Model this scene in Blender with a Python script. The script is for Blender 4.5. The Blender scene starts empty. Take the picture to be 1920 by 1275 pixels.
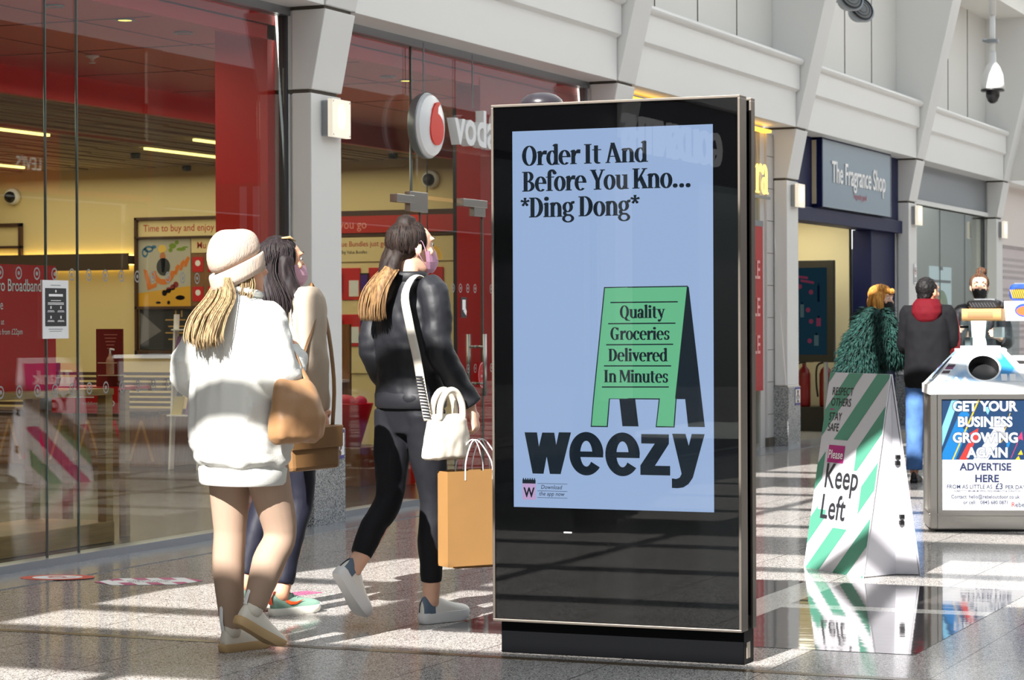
import bpy, bmesh, math, random
import numpy as np
from mathutils import Vector, Matrix, noise
random.seed(7)
SC = bpy.context.scene
COL = SC.collection
PI = math.pi

# ------------------------------------------------------------------ camera
yaw, pitch, roll = math.radians(22.965), math.radians(-0.4127), math.radians(-0.2362)
fwd = Vector((math.cos(yaw)*math.cos(pitch), math.sin(yaw)*math.cos(pitch), math.sin(pitch)))
rgt = Vector((math.sin(yaw), -math.cos(yaw), 0))
upv = rgt.cross(fwd)
r2 = rgt*math.cos(roll) + upv*math.sin(roll)
u2 = -rgt*math.sin(roll) + upv*math.cos(roll)
cam = bpy.data.cameras.new('camera')
cam.sensor_width = 36.0
cam.lens = 85.0
cam.clip_end = 400
cam.dof.use_dof = True
cam.dof.focus_distance = 10.2
cam.dof.aperture_fstop = 11.0
camo = bpy.data.objects.new('camera', cam)
COL.objects.link(camo)
m = Matrix((r2, u2, -fwd)).transposed().to_4x4()
m.translation = Vector((0, 0, 1.36))
camo.matrix_world = m
SC.camera = camo

# ------------------------------------------------------------------ view, world, sun
SC.view_settings.view_transform = 'Standard'
SC.view_settings.look = 'None'
SC.view_settings.gamma = 1.0
SC.view_settings.use_curve_mapping = False
SC.view_settings.exposure = 0.0
SC.cycles.use_denoising = True
SC.cycles.max_bounces = 10
SC.cycles.transparent_max_bounces = 16
SC.cycles.sample_clamp_indirect = 6.0
SC.cycles.caustics_reflective = False
SC.cycles.caustics_refractive = False
W = bpy.data.worlds.new('sky')
SC.world = W
W.use_nodes = True
nt = W.node_tree
bg = nt.nodes['Background']
tc = nt.nodes.new('ShaderNodeTexCoord')
sp = nt.nodes.new('ShaderNodeSeparateXYZ')
cr = nt.nodes.new('ShaderNodeValToRGB')
cr.color_ramp.elements[0].position = 0.48
cr.color_ramp.elements[0].color = (0.20, 0.19, 0.18, 1)
cr.color_ramp.elements[1].position = 0.62
cr.color_ramp.elements[1].color = (0.82, 0.915, 1.0, 1)
mp = nt.nodes.new('ShaderNodeMapRange')
mp.inputs['From Min'].default_value = -1
mp.inputs['From Max'].default_value = 1
nt.links.new(tc.outputs['Generated'], sp.inputs[0])
nt.links.new(sp.outputs['Z'], mp.inputs['Value'])
nt.links.new(mp.outputs['Result'], cr.inputs[0])
nt.links.new(cr.outputs[0], bg.inputs['Color'])
bg.inputs['Strength'].default_value = 1.15

SUN_A, SUN_B = 1.31, 0.073           # sunlight moves +1.31 in x and -0.073 in y per metre it falls
sun = bpy.data.lights.new('sun', 'SUN')
sun.energy = 15.5
sun.angle = math.radians(0.3)
sun.color = (1.0, 0.965, 0.92)
suno = bpy.data.objects.new('sun', sun)
COL.objects.link(suno)
suno.rotation_euler = Vector((SUN_A, -SUN_B, -1)).to_track_quat('-Z', 'Y').to_euler()
suno.location = (-4, 2, 14)

def area(name, loc, size, energy, color=(1, 0.8, 0.5), rot=(0, 0, 0), sy=None):
    l = bpy.data.lights.new(name, 'AREA')
    l.energy = energy; l.color = color; l.size = size
    if sy: l.shape = 'RECTANGLE'; l.size_y = sy
    o = bpy.data.objects.new(name, l); COL.objects.link(o)
    o.location = loc; o.rotation_euler = rot
    return o
area('shop_downlights', (15.5, 9.3, 3.22), 10, 120, (1, 0.84, 0.66), sy=1.8)
area('shop_ceiling_lights', (20, 14.0, 3.08), 8, 270, (1, 0.85, 0.62), sy=6)
area('perfume_shop_lights', (28.0, 8.4, 2.66), 2.5, 36, (1, 0.93, 0.72), sy=1.0)
area('salon_fill', (35, 10, 3.15), 4, 120, (1, 0.93, 0.82), sy=3)  # fill light added to brighten the salon interior

# ------------------------------------------------------------------ materials
def srgb(r, g, b):
    f = lambda c: (c/255/12.92) if c/255 <= 0.04045 else ((c/255+0.055)/1.055)**2.4
    return (f(r), f(g), f(b), 1)
MATS = {}
def mat(name, col=(200, 200, 200), rough=0.5, metal=0.0, spec=0.5, emit=None, es=1.0, bump=0.0, bscale=40, var=0.0, vscale=8, coat=0.0, alpha=1, stretch=None):
    if name in MATS: return MATS[name]
    M = bpy.data.materials.new(name); M.use_nodes = True
    N = M.node_tree.nodes; Lk = M.node_tree.links
    b = N['Principled BSDF']
    c = srgb(*col)
    b.inputs['Base Color'].default_value = c
    b.inputs['Roughness'].default_value = rough
    b.inputs['Metallic'].default_value = metal
    b.inputs['Specular IOR Level'].default_value = spec
    b.inputs['Coat Weight'].default_value = coat
    b.inputs['Coat Roughness'].default_value = 0.05
    if emit is not None:
        b.inputs['Emission Color'].default_value = srgb(*emit)
        b.inputs['Emission Strength'].default_value = es
    if var > 0 or bump > 0:
        t = N.new('ShaderNodeTexCoord')
        src = t.outputs['Object']
        if stretch:
            mpn = N.new('ShaderNodeMapping'); mpn.inputs['Scale'].default_value = stretch
            Lk.new(src, mpn.inputs[0]); src = mpn.outputs[0]
        if var > 0:
            n = N.new('ShaderNodeTexNoise'); n.inputs['Scale'].default_value = vscale; n.inputs['Detail'].default_value = 5
            Lk.new(src, n.inputs['Vector'])
            r = N.new('ShaderNodeValToRGB')
            r.color_ramp.elements[0].position = 0.3; r.color_ramp.elements[1].position = 0.7
            r.color_ramp.elements[0].color = tuple(max(0, x*(1-var)) for x in c[:3])+(1,)
            r.color_ramp.elements[1].color = tuple(min(1, x*(1+var)) for x in c[:3])+(1,)
            Lk.new(n.outputs['Fac'], r.inputs[0]); Lk.new(r.outputs[0], b.inputs['Base Color'])
        if bump > 0:
            n2 = N.new('ShaderNodeTexNoise'); n2.inputs['Scale'].default_value = bscale; n2.inputs['Detail'].default_value = 4
            Lk.new(src, n2.inputs['Vector'])
            bp = N.new('ShaderNodeBump'); bp.inputs['Strength'].default_value = bump; bp.inputs['Distance'].default_value = 0.01
            Lk.new(n2.outputs['Fac'], bp.inputs['Height']); Lk.new(bp.outputs[0], b.inputs['Normal'])
    MATS[name] = M
    return M

def glass(name, tint=(240, 245, 243), ior=1.5, rough=0.0, gain=1.0):
    if name in MATS: return MATS[name]
    M = bpy.data.materials.new(name); M.use_nodes = True
    N = M.node_tree.nodes; Lk = M.node_tree.links
    N.clear()
    out = N.new('ShaderNodeOutputMaterial'); mix = N.new('ShaderNodeMixShader')
    tr = N.new('ShaderNodeBsdfTransparent'); gl = N.new('ShaderNodeBsdfGlossy'); fr = N.new('ShaderNodeLayerWeight')
    tr.inputs[0].default_value = srgb(*tint); gl.inputs['Roughness'].default_value = rough
    # reflectance rises with the angle in the same way on both faces of the pane
    pw = N.new('ShaderNodeMath'); pw.operation = 'POWER'; pw.inputs[1].default_value = 5
    ma = N.new('ShaderNodeMath'); ma.operation = 'MULTIPLY_ADD'; ma.use_clamp = True
    ma.inputs[1].default_value = 0.96*gain; ma.inputs[2].default_value = 0.04*gain
    Lk.new(fr.outputs['Facing'], pw.inputs[0]); Lk.new(pw.outputs[0], ma.inputs[0]); f = ma.outputs[0]
    Lk.new(f, mix.inputs[0]); Lk.new(tr.outputs[0], mix.inputs[1]); Lk.new(gl.outputs[0], mix.inputs[2]); Lk.new(mix.outputs[0], out.inputs[0])
    MATS[name] = M
    return M

def emis(name, col, s=1.0):
    if name in MATS: return MATS[name]
    M = bpy.data.materials.new(name); M.use_nodes = True
    N = M.node_tree.nodes; N.clear()
    out = N.new('ShaderNodeOutputMaterial'); e = N.new('ShaderNodeEmission')
    e.inputs[0].default_value = srgb(*col); e.inputs[1].default_value = s
    M.node_tree.links.new(e.outputs[0], out.inputs[0])
    MATS[name] = M
    return M

def stone(name, base, dark, light, scale=160, rough=0.08, spec=0.5, spot=0.33, bump=0.0, waves=0.0, cell=None):
    """speckled polished stone: fine grains of a dark and a light mineral in a base colour"""
    if name in MATS: return MATS[name]
    M = bpy.data.materials.new(name); M.use_nodes = True
    N = M.node_tree.nodes; Lk = M.node_tree.links
    b = N['Principled BSDF']
    t = N.new('ShaderNodeTexCoord')
    v = N.new('ShaderNodeTexVoronoi'); v.inputs['Scale'].default_value = scale
    Lk.new(t.outputs['Object'], v.inputs['Vector'])
    s = N.new('ShaderNodeSeparateColor'); Lk.new(v.outputs['Color'], s.inputs[0])
    r = N.new('ShaderNodeValToRGB'); r.color_ramp.interpolation = 'CONSTANT'
    e = r.color_ramp.elements
    e[0].position = 0; e[0].color = srgb(*dark); e[1].position = spot*0.55; e[1].color = srgb(*base)
    q = e.new(1-spot); q.color = srgb(*light)
    Lk.new(s.outputs[0], r.inputs[0])
    n = N.new('ShaderNodeTexNoise'); n.inputs['Scale'].default_value = 1.3; n.inputs['Detail'].default_value = 3
    Lk.new(t.outputs['Object'], n.inputs['Vector'])
    mr = N.new('ShaderNodeMapRange'); mr.inputs['To Min'].default_value = 0.86; mr.inputs['To Max'].default_value = 1.12
    Lk.new(n.outputs['Fac'], mr.inputs[0])
    mx = N.new('ShaderNodeMix'); mx.data_type = 'RGBA'; mx.blend_type = 'MULTIPLY'; mx.inputs['Factor'].default_value = 1
    Lk.new(r.outputs[0], mx.inputs['A']); Lk.new(mr.outputs[0], mx.inputs['B'])
    col = mx.outputs['Result']
    if cell:
        # square tiles with thin dark joints: cell = (size, x offset, y offset)
        sz, ox, oy = cell
        sx = N.new('ShaderNodeSeparateXYZ'); Lk.new(t.outputs['Object'], sx.inputs[0])
        facs = []
        for ax, o in (('X', ox), ('Y', oy)):
            a = N.new('ShaderNodeMath'); a.operation = 'SUBTRACT'; a.inputs[1].default_value = o
            Lk.new(sx.outputs[ax], a.inputs[0])
            p = N.new('ShaderNodeMath'); p.operation = 'PINGPONG'; p.inputs[1].default_value = sz/2
            Lk.new(a.outputs[0], p.inputs[0])
            l = N.new('ShaderNodeMath'); l.operation = 'LESS_THAN'; l.inputs[1].default_value = 0.0028
            Lk.new(p.outputs[0], l.inputs[0]); facs.append(l.outputs[0])
        mm = N.new('ShaderNodeMath'); mm.operation = 'MAXIMUM'; Lk.new(facs[0], mm.inputs[0]); Lk.new(facs[1], mm.inputs[1])
        m2 = N.new('ShaderNodeMix'); m2.data_type = 'RGBA'; m2.inputs['B'].default_value = srgb(52, 48, 46)
        Lk.new(mm.outputs[0], m2.inputs['Factor']); Lk.new(col, m2.inputs['A']); col = m2.outputs['Result']
    Lk.new(col, b.inputs['Base Color'])
    b.inputs['Roughness'].default_value = rough
    b.inputs['Specular IOR Level'].default_value = spec
    if bump > 0:
        nb = N.new('ShaderNodeTexNoise'); nb.inputs['Scale'].default_value = 9; nb.inputs['Detail'].default_value = 2
        mpn = N.new('ShaderNodeMapping'); mpn.inputs['Scale'].default_value = (1, 0.35, 1)
        Lk.new(t.outputs['Object'], mpn.inputs[0]); Lk.new(mpn.outputs[0], nb.inputs['Vector'])
        bp = N.new('ShaderNodeBump'); bp.inputs['Strength'].default_value = bump; bp.inputs['Distance'].default_value = 0.01
        Lk.new(nb.outputs['Fac'], bp.inputs['Height']); Lk.new(bp.outputs[0], b.inputs['Normal'])
    MATS[name] = M
    return M

# ------------------------------------------------------------------ mesh building
class MB:
    def __init__(s): s.v = []; s.f = []; s.m = []
    def add(s, vs, fs, m=0, M=None):
        k = len(s.v)
        s.v += [(M @ Vector(p)) if M else Vector(p) for p in vs]
        for f in fs: s.f.append(tuple(i+k for i in f)); s.m.append(m)
        return s
    def box(s, x0, x1, y0, y1, z0, z1, m=0, M=None):
        vs = [(x, y, z) for z in (z0, z1) for y in (y0, y1) for x in (x0, x1)]
        return s.add(vs, [(0, 2, 3, 1), (4, 5, 7, 6), (0, 1, 5, 4), (2, 6, 7, 3), (0, 4, 6, 2), (1, 3, 7, 5)], m, M)
    def hexa(s, p, m=0, M=None):   # eight corners: four bottom (ccw), four top
        return s.add(p, [(3, 2, 1, 0), (4, 5, 6, 7), (0, 1, 5, 4), (1, 2, 6, 5), (2, 3, 7, 6), (3, 0, 4, 7)], m, M)
    def quad(s, a, b, c, d, m=0, M=None): return s.add([a, b, c, d], [(0, 1, 2, 3)], m, M)
    def poly(s, ps, m=0, M=None): return s.add(ps, [tuple(range(len(ps)))], m, M)
    def prism(s, ps, d, m=0, M=None):   # polygon (3d points) swept along vector d
        n = len(ps); d = Vector(d)
        vs = [Vector(p) for p in ps] + [Vector(p)+d for p in ps]
        return s.add(vs, [tuple(range(n-1, -1, -1)), tuple(range(n, 2*n))] + [(i, (i+1) % n, n+(i+1) % n, n+i) for i in range(n)], m, M)
    def loft(s, rings, m=0, M=None, cap=True, closed=True):
        n = len(rings[0]); vs = [p for r in rings for p in r]; fs = []
        for i in range(len(rings)-1):
            for j in range(n if closed else n-1):
                a, b = i*n+j, i*n+(j+1) % n
                fs.append((a, b, b+n, a+n))
        if cap and closed:
            fs.append(tuple(range(n-1, -1, -1))); fs.append(tuple(range((len(rings)-1)*n, len(rings)*n)))
        return s.add(vs, fs, m, M)
    def tube(s, pts, rad, n=10, m=0, M=None, flat=None, ref=None, cap=True, sub=0):
        """round or flattened tube along points; rad is a number, or one per point"""
        P = [Vector(p) for p in pts]
        R = list(rad) if hasattr(rad, '__len__') else [rad]*len(P)
        if sub: P, R = smooth_path(P, R, sub)
        rings = []; up = None
        for i, p in enumerate(P):
            t = (P[min(i+1, len(P)-1)] - P[max(i-1, 0)]).normalized()
            if up is None:
                up = Vector(ref) if ref else (Vector((0, 0, 1)) if abs(t.z) < 0.9 else Vector((1, 0, 0)))
            a = up - t*up.dot(t)
            if a.length < 1e-5: a = t.orthogonal()
            a.normalize(); up = a
            b = t.cross(a)
            r = R[i]; ra, rb = (r if hasattr(r, '__len__') else (r, r*(flat or 1)))
            rings.append([p + a*ra*math.cos(2*PI*j/n) + b*rb*math.sin(2*PI*j/n) for j in range(n)])
        return s.loft(rings, m, M, cap)
    def lathe(s, prof, n=24, m=0, M=None, c=(0, 0, 0)):   # profile [(r, z)] around z
        c = Vector(c)
        return s.loft([[c+Vector((max(r, 1e-4)*math.cos(2*PI*j/n), max(r, 1e-4)*math.sin(2*PI*j/n), z)) for j in range(n)] for r, z in prof], m, M)
    def ell(s, c, r, n=20, k=12, m=0, M=None, R=None):
        c = Vector(c); r = r if hasattr(r, '__len__') else (r, r, r)
        rings = []
        for i in range(k+1):
            t = PI*i/k; q = max(math.sin(t), 1e-3)
            ring = []
            for j in range(n):
                p = Vector((r[0]*q*math.cos(2*PI*j/n), r[1]*q*math.sin(2*PI*j/n), -r[2]*math.cos(t)))
                ring.append(c + (R @ p if R else p))
            rings.append(ring)
        return s.loft(rings, m, M)
    def disc(s, c, u, v, r, m=0, n=28, r2=None, rin=0, M=None):
        c, u, v = Vector(c), Vector(u), Vector(v); r2 = r2 or r
        pt = lambda a, k: c + u*r*k*math.cos(a) + v*r2*k*math.sin(a)
        if rin <= 0: return s.poly([pt(2*PI*j/n, 1) for j in range(n)], m, M)
        vs = [pt(2*PI*j/n, 1) for j in range(n)] + [pt(2*PI*j/n, rin) for j in range(n)]
        return s.add(vs, [(j, (j+1) % n, n+(j+1) % n, n+j) for j in range(n)], m, M)
    def merge(s, o, M=None):
        k = len(s.v)
        s.v += [(M @ p) if M else p for p in o.v]
        s.f += [tuple(i+k for i in f) for f in o.f]; s.m += o.m
        return s
    def text(s, t, o, u, v, size, m=0, align='c', bold=0.0, sx=1.0, lift=0.0, depth=0.0, shear=0.0, M=None, n=None):
        vs, fs, w = text_mesh(t, bold, shear)
        if n is None: n = Vector(u).cross(Vector(v)).normalized()
        o, u, v = Vector(o), Vector(u), Vector(v)
        off = {'c': -w/2, 'l': 0, 'r': -w}[align]
        pts = [o + u*((x+off)*size*sx) + v*(y*size) + n*lift for x, y in vs]
        if depth <= 0: return s.add(pts, fs, m, M)
        s.add([p+n*depth for p in pts], fs, m, M)
        from collections import Counter
        ec = Counter()
        for f in fs:
            for i in range(len(f)): ec[frozenset((f[i], f[(i+1) % len(f)]))] += 1
        k = len(pts)
        sides = [(f[i], f[(i+1) % len(f)], f[(i+1) % len(f)]+k, f[i]+k) for f in fs for i in range(len(f)) if ec[frozenset((f[i], f[(i+1) % len(f)]))] == 1]
        return s.add(pts + [p+n*depth for p in pts], sides, m, M)
    def mesh(s, name, mats):
        me = bpy.data.meshes.new(name)
        me.from_pydata([tuple(p) for p in s.v], [], s.f)
        for q in (mats if isinstance(mats, (list, tuple)) else [mats]): me.materials.append(q)
        me.polygons.foreach_set('material_index', s.m)
        me.update()
        return me
    def build(s, name, mats, parent=None, smooth=False, bevel=0, loc=None, auto=None, sub=0):
        me = s.mesh(name, mats)
        o = bpy.data.objects.new(name, me); COL.objects.link(o)
        if parent: o.parent = parent
        if loc: o.location = loc
        if smooth or auto:
            me.polygons.foreach_set('use_smooth', [True]*len(me.polygons))
            if auto: me.set_sharp_from_angle(angle=math.radians(auto))
        if bevel:
            b = o.modifiers.new('bevel', 'BEVEL'); b.width = bevel; b.segments = 2; b.limit_method = 'ANGLE'; b.angle_limit = math.radians(40)
        if sub:
            b = o.modifiers.new('sub', 'SUBSURF'); b.levels = sub; b.render_levels = sub
        return o

def smooth_path(P, R, sub):
    Q, S = [], []
    for i in range(len(P)-1):
        p0, p1, p2, p3 = P[max(i-1, 0)], P[i], P[i+1], P[min(i+2, len(P)-1)]
        for k in range(sub):
            t = k/sub
            Q.append(0.5*((2*p1) + (p2-p0)*t + (2*p0-5*p1+4*p2-p3)*t*t + (3*p1-p0-3*p2+p3)*t**3))
            a, b = R[i], R[i+1]
            S.append(tuple(x+(y-x)*t for x, y in zip(a, b)) if hasattr(a, '__len__') else a+(b-a)*t)
    Q.append(P[-1]); S.append(R[-1])
    return Q, S

_TX = {}
def text_mesh(t, bold=0.0, shear=0.0):
    key = (t, bold, shear)
    if key in _TX: return _TX[key]
    c = bpy.data.curves.new('t', 'FONT'); c.body = t; c.size = 1.0; c.offset = bold; c.shear = shear
    c.resolution_u = 3; c.fill_mode = 'FRONT'
    o = bpy.data.objects.new('t', c); COL.objects.link(o)
    dg = bpy.context.evaluated_depsgraph_get(); dg.update()
    me = o.evaluated_get(dg).to_mesh()
    vs = [(v.co.x, v.co.y) for v in me.vertices]; fs = [tuple(p.vertices) for p in me.polygons]
    o.evaluated_get(dg).to_mesh_clear()
    bpy.data.objects.remove(o); bpy.data.curves.remove(c)
    x0 = min([p[0] for p in vs], default=0); x1 = max([p[0] for p in vs], default=0)
    vs = [(x-x0, y) for x, y in vs]
    _TX[key] = (vs, fs, x1-x0)
    return _TX[key]

def tag(o, label, cat, group=None, kind=None):
    o['label'] = label; o['category'] = cat
    if group: o['group'] = group
    if kind: o['kind'] = kind
    return o
def thing(name, label, cat, loc=(0, 0, 0), rz=0, group=None):
    o = bpy.data.objects.new(name, None); COL.objects.link(o)
    o.empty_display_size = 0.1
    o.location = loc; o.rotation_euler = (0, 0, rz)
    return tag(o, label, cat, group)
def struct(o):
    o['kind'] = 'structure'; return o
def dup(root, loc=None, rz=None, label=None, group=None):
    r = root.copy(); COL.objects.link(r)
    if loc is not None: r.location = loc
    if rz is not None: r.rotation_euler = (0, 0, rz)
    if label: r['label'] = label
    if group: r['group'] = group
    def rec(a, b):
        for ch in [c for c in a.children]:
            c = ch.copy(); COL.objects.link(c); c.parent = b; rec(ch, c)
    rec(root, r)
    return r
X, Y, Z = Vector((1, 0, 0)), Vector((0, 1, 0)), Vector((0, 0, 1))
# ------------------------------------------------------------------ common materials
m_white = mat('white_paint', (226, 226, 224), 0.45)
m_white2 = mat('white_panel', (222, 221, 216), 0.5)
m_groove = mat('groove', (96, 88, 78), 0.8)
m_frame = mat('grey_aluminium', (150, 155, 160), 0.35, metal=0.6)
m_dkframe = mat('dark_frame', (30, 32, 36), 0.4)
m_floor = stone('floor_stone', (148, 143, 139), (88, 84, 82), (188, 184, 179), 210, 0.10, 0.04, 0.42, bump=0.012, cell=(0.638, 9.03, 2.12))
m_inlay = stone('dark_stone', (62, 58, 58), (36, 34, 36), (90, 84, 82), 150, 0.05, 0.7, 0.3, bump=0.05)
m_curb = stone('kerb_stone', (134, 137, 142), (96, 100, 108), (160, 163, 168), 260, 0.16, 0.5, 0.3)
m_granite = stone('granite', (128, 130, 132), (62, 66, 74), (176, 176, 174), 190, 0.2, 0.5, 0.5)
m_glass = glass('shop_glass', (240, 246, 243), 1.5, 0.0, 1.1)
m_edge = mat('glass_edge', (84, 94, 88), 0.3)
m_red = mat('red_paint', (226, 16, 20), 0.45)
m_redhi = mat('red_board', (205, 14, 22), 0.4)
m_cream = mat('cream_wall', (236, 214, 160), 0.6)
m_wood = mat('pale_wood', (176, 130, 74), 0.5, var=0.2, vscale=5, stretch=(1, 1, 9))
m_wood2 = mat('oak_wood', (130, 88, 48), 0.5, var=0.25, vscale=6, stretch=(8, 8, 1))
m_black = mat('black_plastic', (18, 18, 20), 0.35)
m_steel = mat('steel', (176, 174, 170), 0.28, metal=1.0, bump=0.02, bscale=300)
m_ink = mat('dark_ink', (32, 34, 40), 0.5)
m_paper = mat('white_paper', (236, 237, 238), 0.55)
m_whtx = mat('white_letters', (244, 244, 244), 0.5)
m_navy = mat('navy_paint', (10, 20, 66), 0.5, spec=.25)
GX = 7.72                                     # plane of the shopfront glass
PC = [14.55 + 5.555*k for k in range(-5, 7)]  # pillar centres along the mall

# ------------------------------------------------------------------ floor
b = MB(); b.box(-30, 75, -9, 7.72, -0.2, 0)
struct(b.build('floor', m_floor))
b = MB(); b.box(8.985, 9.045, -9, 7.2, 0.0002, 0.0015)
struct(b.build('trim_1', mat('brass_strip', (92, 74, 44), 0.25, metal=0.7, var=0.5, vscale=3)))
b = MB()
for x0, x1 in ((9.69, 11.08), (11.23, 12.21)):
    for y0, y1 in ((2.33, 3.31), (3.52, 4.5)):
        b.box(x0, x1, y0, y1, 0.0002, 0.0015)
b.box(9.69, 12.21, 3.31, 3.52, .0002, .0015, 1); b.box(11.08, 11.23, 2.33, 3.31, .0002, .0015, 1); b.box(11.08, 11.23, 3.52, 4.5, .0002, .0015, 1)
struct(b.build('trim_2', [m_inlay, stone('cream_stone', (222, 216, 204), (176, 168, 156), (238, 234, 226), 210, 0.08, 0.5, 0.3)]))
b = MB(); b.box(-30, 75, 7.24, 7.72, 0.0002, 0.004)
struct(b.build('trim_3', m_curb))

# ------------------------------------------------------------------ pillars, fascia, upper wall of the left side
fin = lambda z: 7.405 - 0.235*(z-3.48)
def pillar(cx):
    b = MB()
    b.box(cx-.22, cx+.22, 7.52, 7.665, .66, 2.9)
    b.box(cx-.185, cx+.185, 7.665, 7.69, .66, 2.9)
    b.box(cx-.205, cx+.205, 7.69, 7.83, .66, 2.9)
    b.box(cx-.20, cx+.20, 7.54, 7.83, 2.9, 2.925, 1)
    b.hexa([(cx-.22, 7.515, 2.925), (cx+.22, 7.515, 2.925), (cx+.22, 7.665, 2.925), (cx-.22, 7.665, 2.925),
            (cx-.22, 7.408, 3.455), (cx+.22, 7.408, 3.455), (cx+.22, 7.665, 3.455), (cx-.22, 7.665, 3.455)])
    b.box(cx-.205, cx+.205, 7.665, 7.83, 2.925, 3.455)
    b.box(cx-.2, cx+.2, 7.43, 7.83, 3.455, 3.48, 1)
    b.hexa([(cx-.22, fin(3.48), 3.48), (cx+.22, fin(3.48), 3.48), (cx+.22, 7.78, 3.48), (cx-.22, 7.78, 3.48),
            (cx-.22, fin(8.5), 8.5), (cx+.22, fin(8.5), 8.5), (cx+.22, 7.78, 8.5), (cx-.22, 7.78, 8.5)])
    b.box(cx-.235, cx+.235, 7.505, 7.84, 0, .645, 2)
    b.box(cx-.225, cx+.225, 7.515, 7.84, .645, .66, 3)
    return b
for i, cx in enumerate(PC):
    struct(pillar(cx).build('trim_%d' % (4+i), [m_white, m_groove, m_granite, m_steel], bevel=.006))
b = MB()
for i in range(len(PC)-1):
    a, c = PC[i]+.225, PC[i+1]-.225
    a0, c0 = a, c-.012
    b.box(a0, c0, 7.41, 7.74, 3.475, 3.86)                       # lower band
    b.hexa([(a0, 7.41, 3.85), (c0, 7.41, 3.85), (c0, 7.74, 3.85), (a0, 7.74, 3.85), (a0, 7.365, 3.875), (c0, 7.365, 3.875), (c0, 7.74, 3.875), (a0, 7.74, 3.875)])
    b.box(a0, c0, 7.365, 7.74, 3.875, 4.15)                      # upper band
    ring = [Vector((0, 7.39+.055*math.cos(t)-.02, 4.18+.042*math.sin(t))) for t in [2*PI*j/14 for j in range(14)]]
    b.loft([[p+X*a0 for p in ring], [p+X*c0 for p in ring]])
    b.box(a0, c0, 7.39, 7.74, 4.15, 4.2)
    b.box(a, c, 7.68, 7.8, 4.15, 7.6, 1)                         # recessed wall above
    n = 4
    for k in range(1, n):
        xx = a + (c-a)*k/n
        b.box(xx-.006, xx+.006, 7.672, 7.69, 4.2, 7.6, 2)
struct(b.build('wall_left', [m_white, m_white2, m_groove], bevel=.004))
# gallery overhanging the upper wall further along
b = MB(); b.box(32, 36.98, 7.03, 7.79, 5.92, 6.6); b.box(36.98, 37.1, 7.03, 7.79, 3.5, 6.6)
struct(b.build('trim_40', [m_white2]))

# ------------------------------------------------------------------ shopfront glass (each bay one window)
m_jamb = mat('jamb_grey', (64, 67, 71), 0.45)
def shop_window(n, x0, x1, joints=(), z1=3.42, right=True):
    b = MB()
    xs = [x0+.03] + list(joints) + [x1-.03]
    for a, c in zip(xs[:-1], xs[1:]): b.box(a+.003, c-.003, GX-.005, GX+.005, .045, z1)
    g = struct(b.build('window_%d' % n, m_glass))
    f = MB()
    f.box(x0, x1, 7.68, 7.78, z1, 3.475); f.box(x0, x1, 7.66, 7.78, 0, .048)
    f.box(x0, x0+.022, 7.7, 7.76, .05, z1, 1)
    if right: f.box(x1-.022, x1, 7.7, 7.76, .05, z1, 1)
    fr = f.build('window_frame', [m_frame, m_jamb]); fr.parent = g
    for j in joints:
        e = MB(); e.box(j-.004, j+.004, GX-.007, GX+.007, .045, z1)
        ee = e.build('glass_joint', m_edge); ee.parent = g
    return g
bay = lambda k: (PC[k]+.205, PC[k+1]-.205)
shop_window(1, *bay(4), joints=(11.5, 11.82))
x0, x1 = bay(5)
shop_window(2, x0, 16.30, joints=(), right=False)
shop_window(3, *bay(3), joints=(6.3,))
shop_window(4, *bay(2)); shop_window(5, *bay(1)); shop_window(6, *bay(0))
shop_window(7, *bay(8), joints=(33.64, 35.25), z1=2.93)
# glass above and beside the phone shop's doors
b = MB(); b.box(16.31, x1-.03, GX-.005, GX+.005, 2.32, 3.42); b.box(17.64, x1-.03, GX-.005, GX+.005, .045, 2.31)
g = struct(b.build('window_8', m_glass))
f = MB(); f.box(16.30, x1, 7.68, 7.78, 3.42, 3.475); f.box(17.64, x1, 7.66, 7.78, 0, .048); f.box(x1-.028, x1, 7.7, 7.76, .05, 3.42)
f.build('window_frame', m_frame).parent = g
e = MB(); e.box(16.296, 16.312, GX-.008, GX+.008, 2.3, 3.42); e.build('glass_joint', m_edge).parent = g

# glazed entrance: two glass leaves with patch fittings and pull handles
def door(n, xa, xb, hx):
    b = MB(); b.box(xa, xb, GX-.006, GX+.006, .03, 2.29)
    d = struct(b.build('door_%d' % n, m_glass))
    e = MB(); e.box(xb-.012, xb, GX-.008, GX+.008, .03, 2.29); e.box(xa, xa+.006, GX-.008, GX+.008, .03, 2.29); e.build('glass_edge', m_edge, d)
    for s in (-1, 1):
        h = MB(); y = GX+s*.07
        h.tube([(hx, y, .78), (hx, y, 1.27)], .016, 12)
        for z in (.88, 1.17): h.tube([(hx, GX, z), (hx, y, z)], .011, 10)
        h.build('pull_handle', m_steel, d, smooth=True)
    for z0, z1 in ((2.2, 2.3), (.02, .1)):
        p = MB(); p.box(xb-.2, xb+.02, GX-.022, GX+.022, z0, z1); p.build('patch_fitting', m_steel, d, bevel=.003)
    return d
door(1, 16.45, 17.62, 17.5)
p = MB(); p.box(16.0, 16.3, GX-.03, GX+.03, 2.25, 2.31); p.box(16.24, 16.55, GX-.024, GX+.024, 2.19, 2.34); p.box(17.19, 17.66, GX-.03, GX+.03, 2.27, 2.33)
struct(p.build('trim_41', m_steel, bevel=.003))

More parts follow.
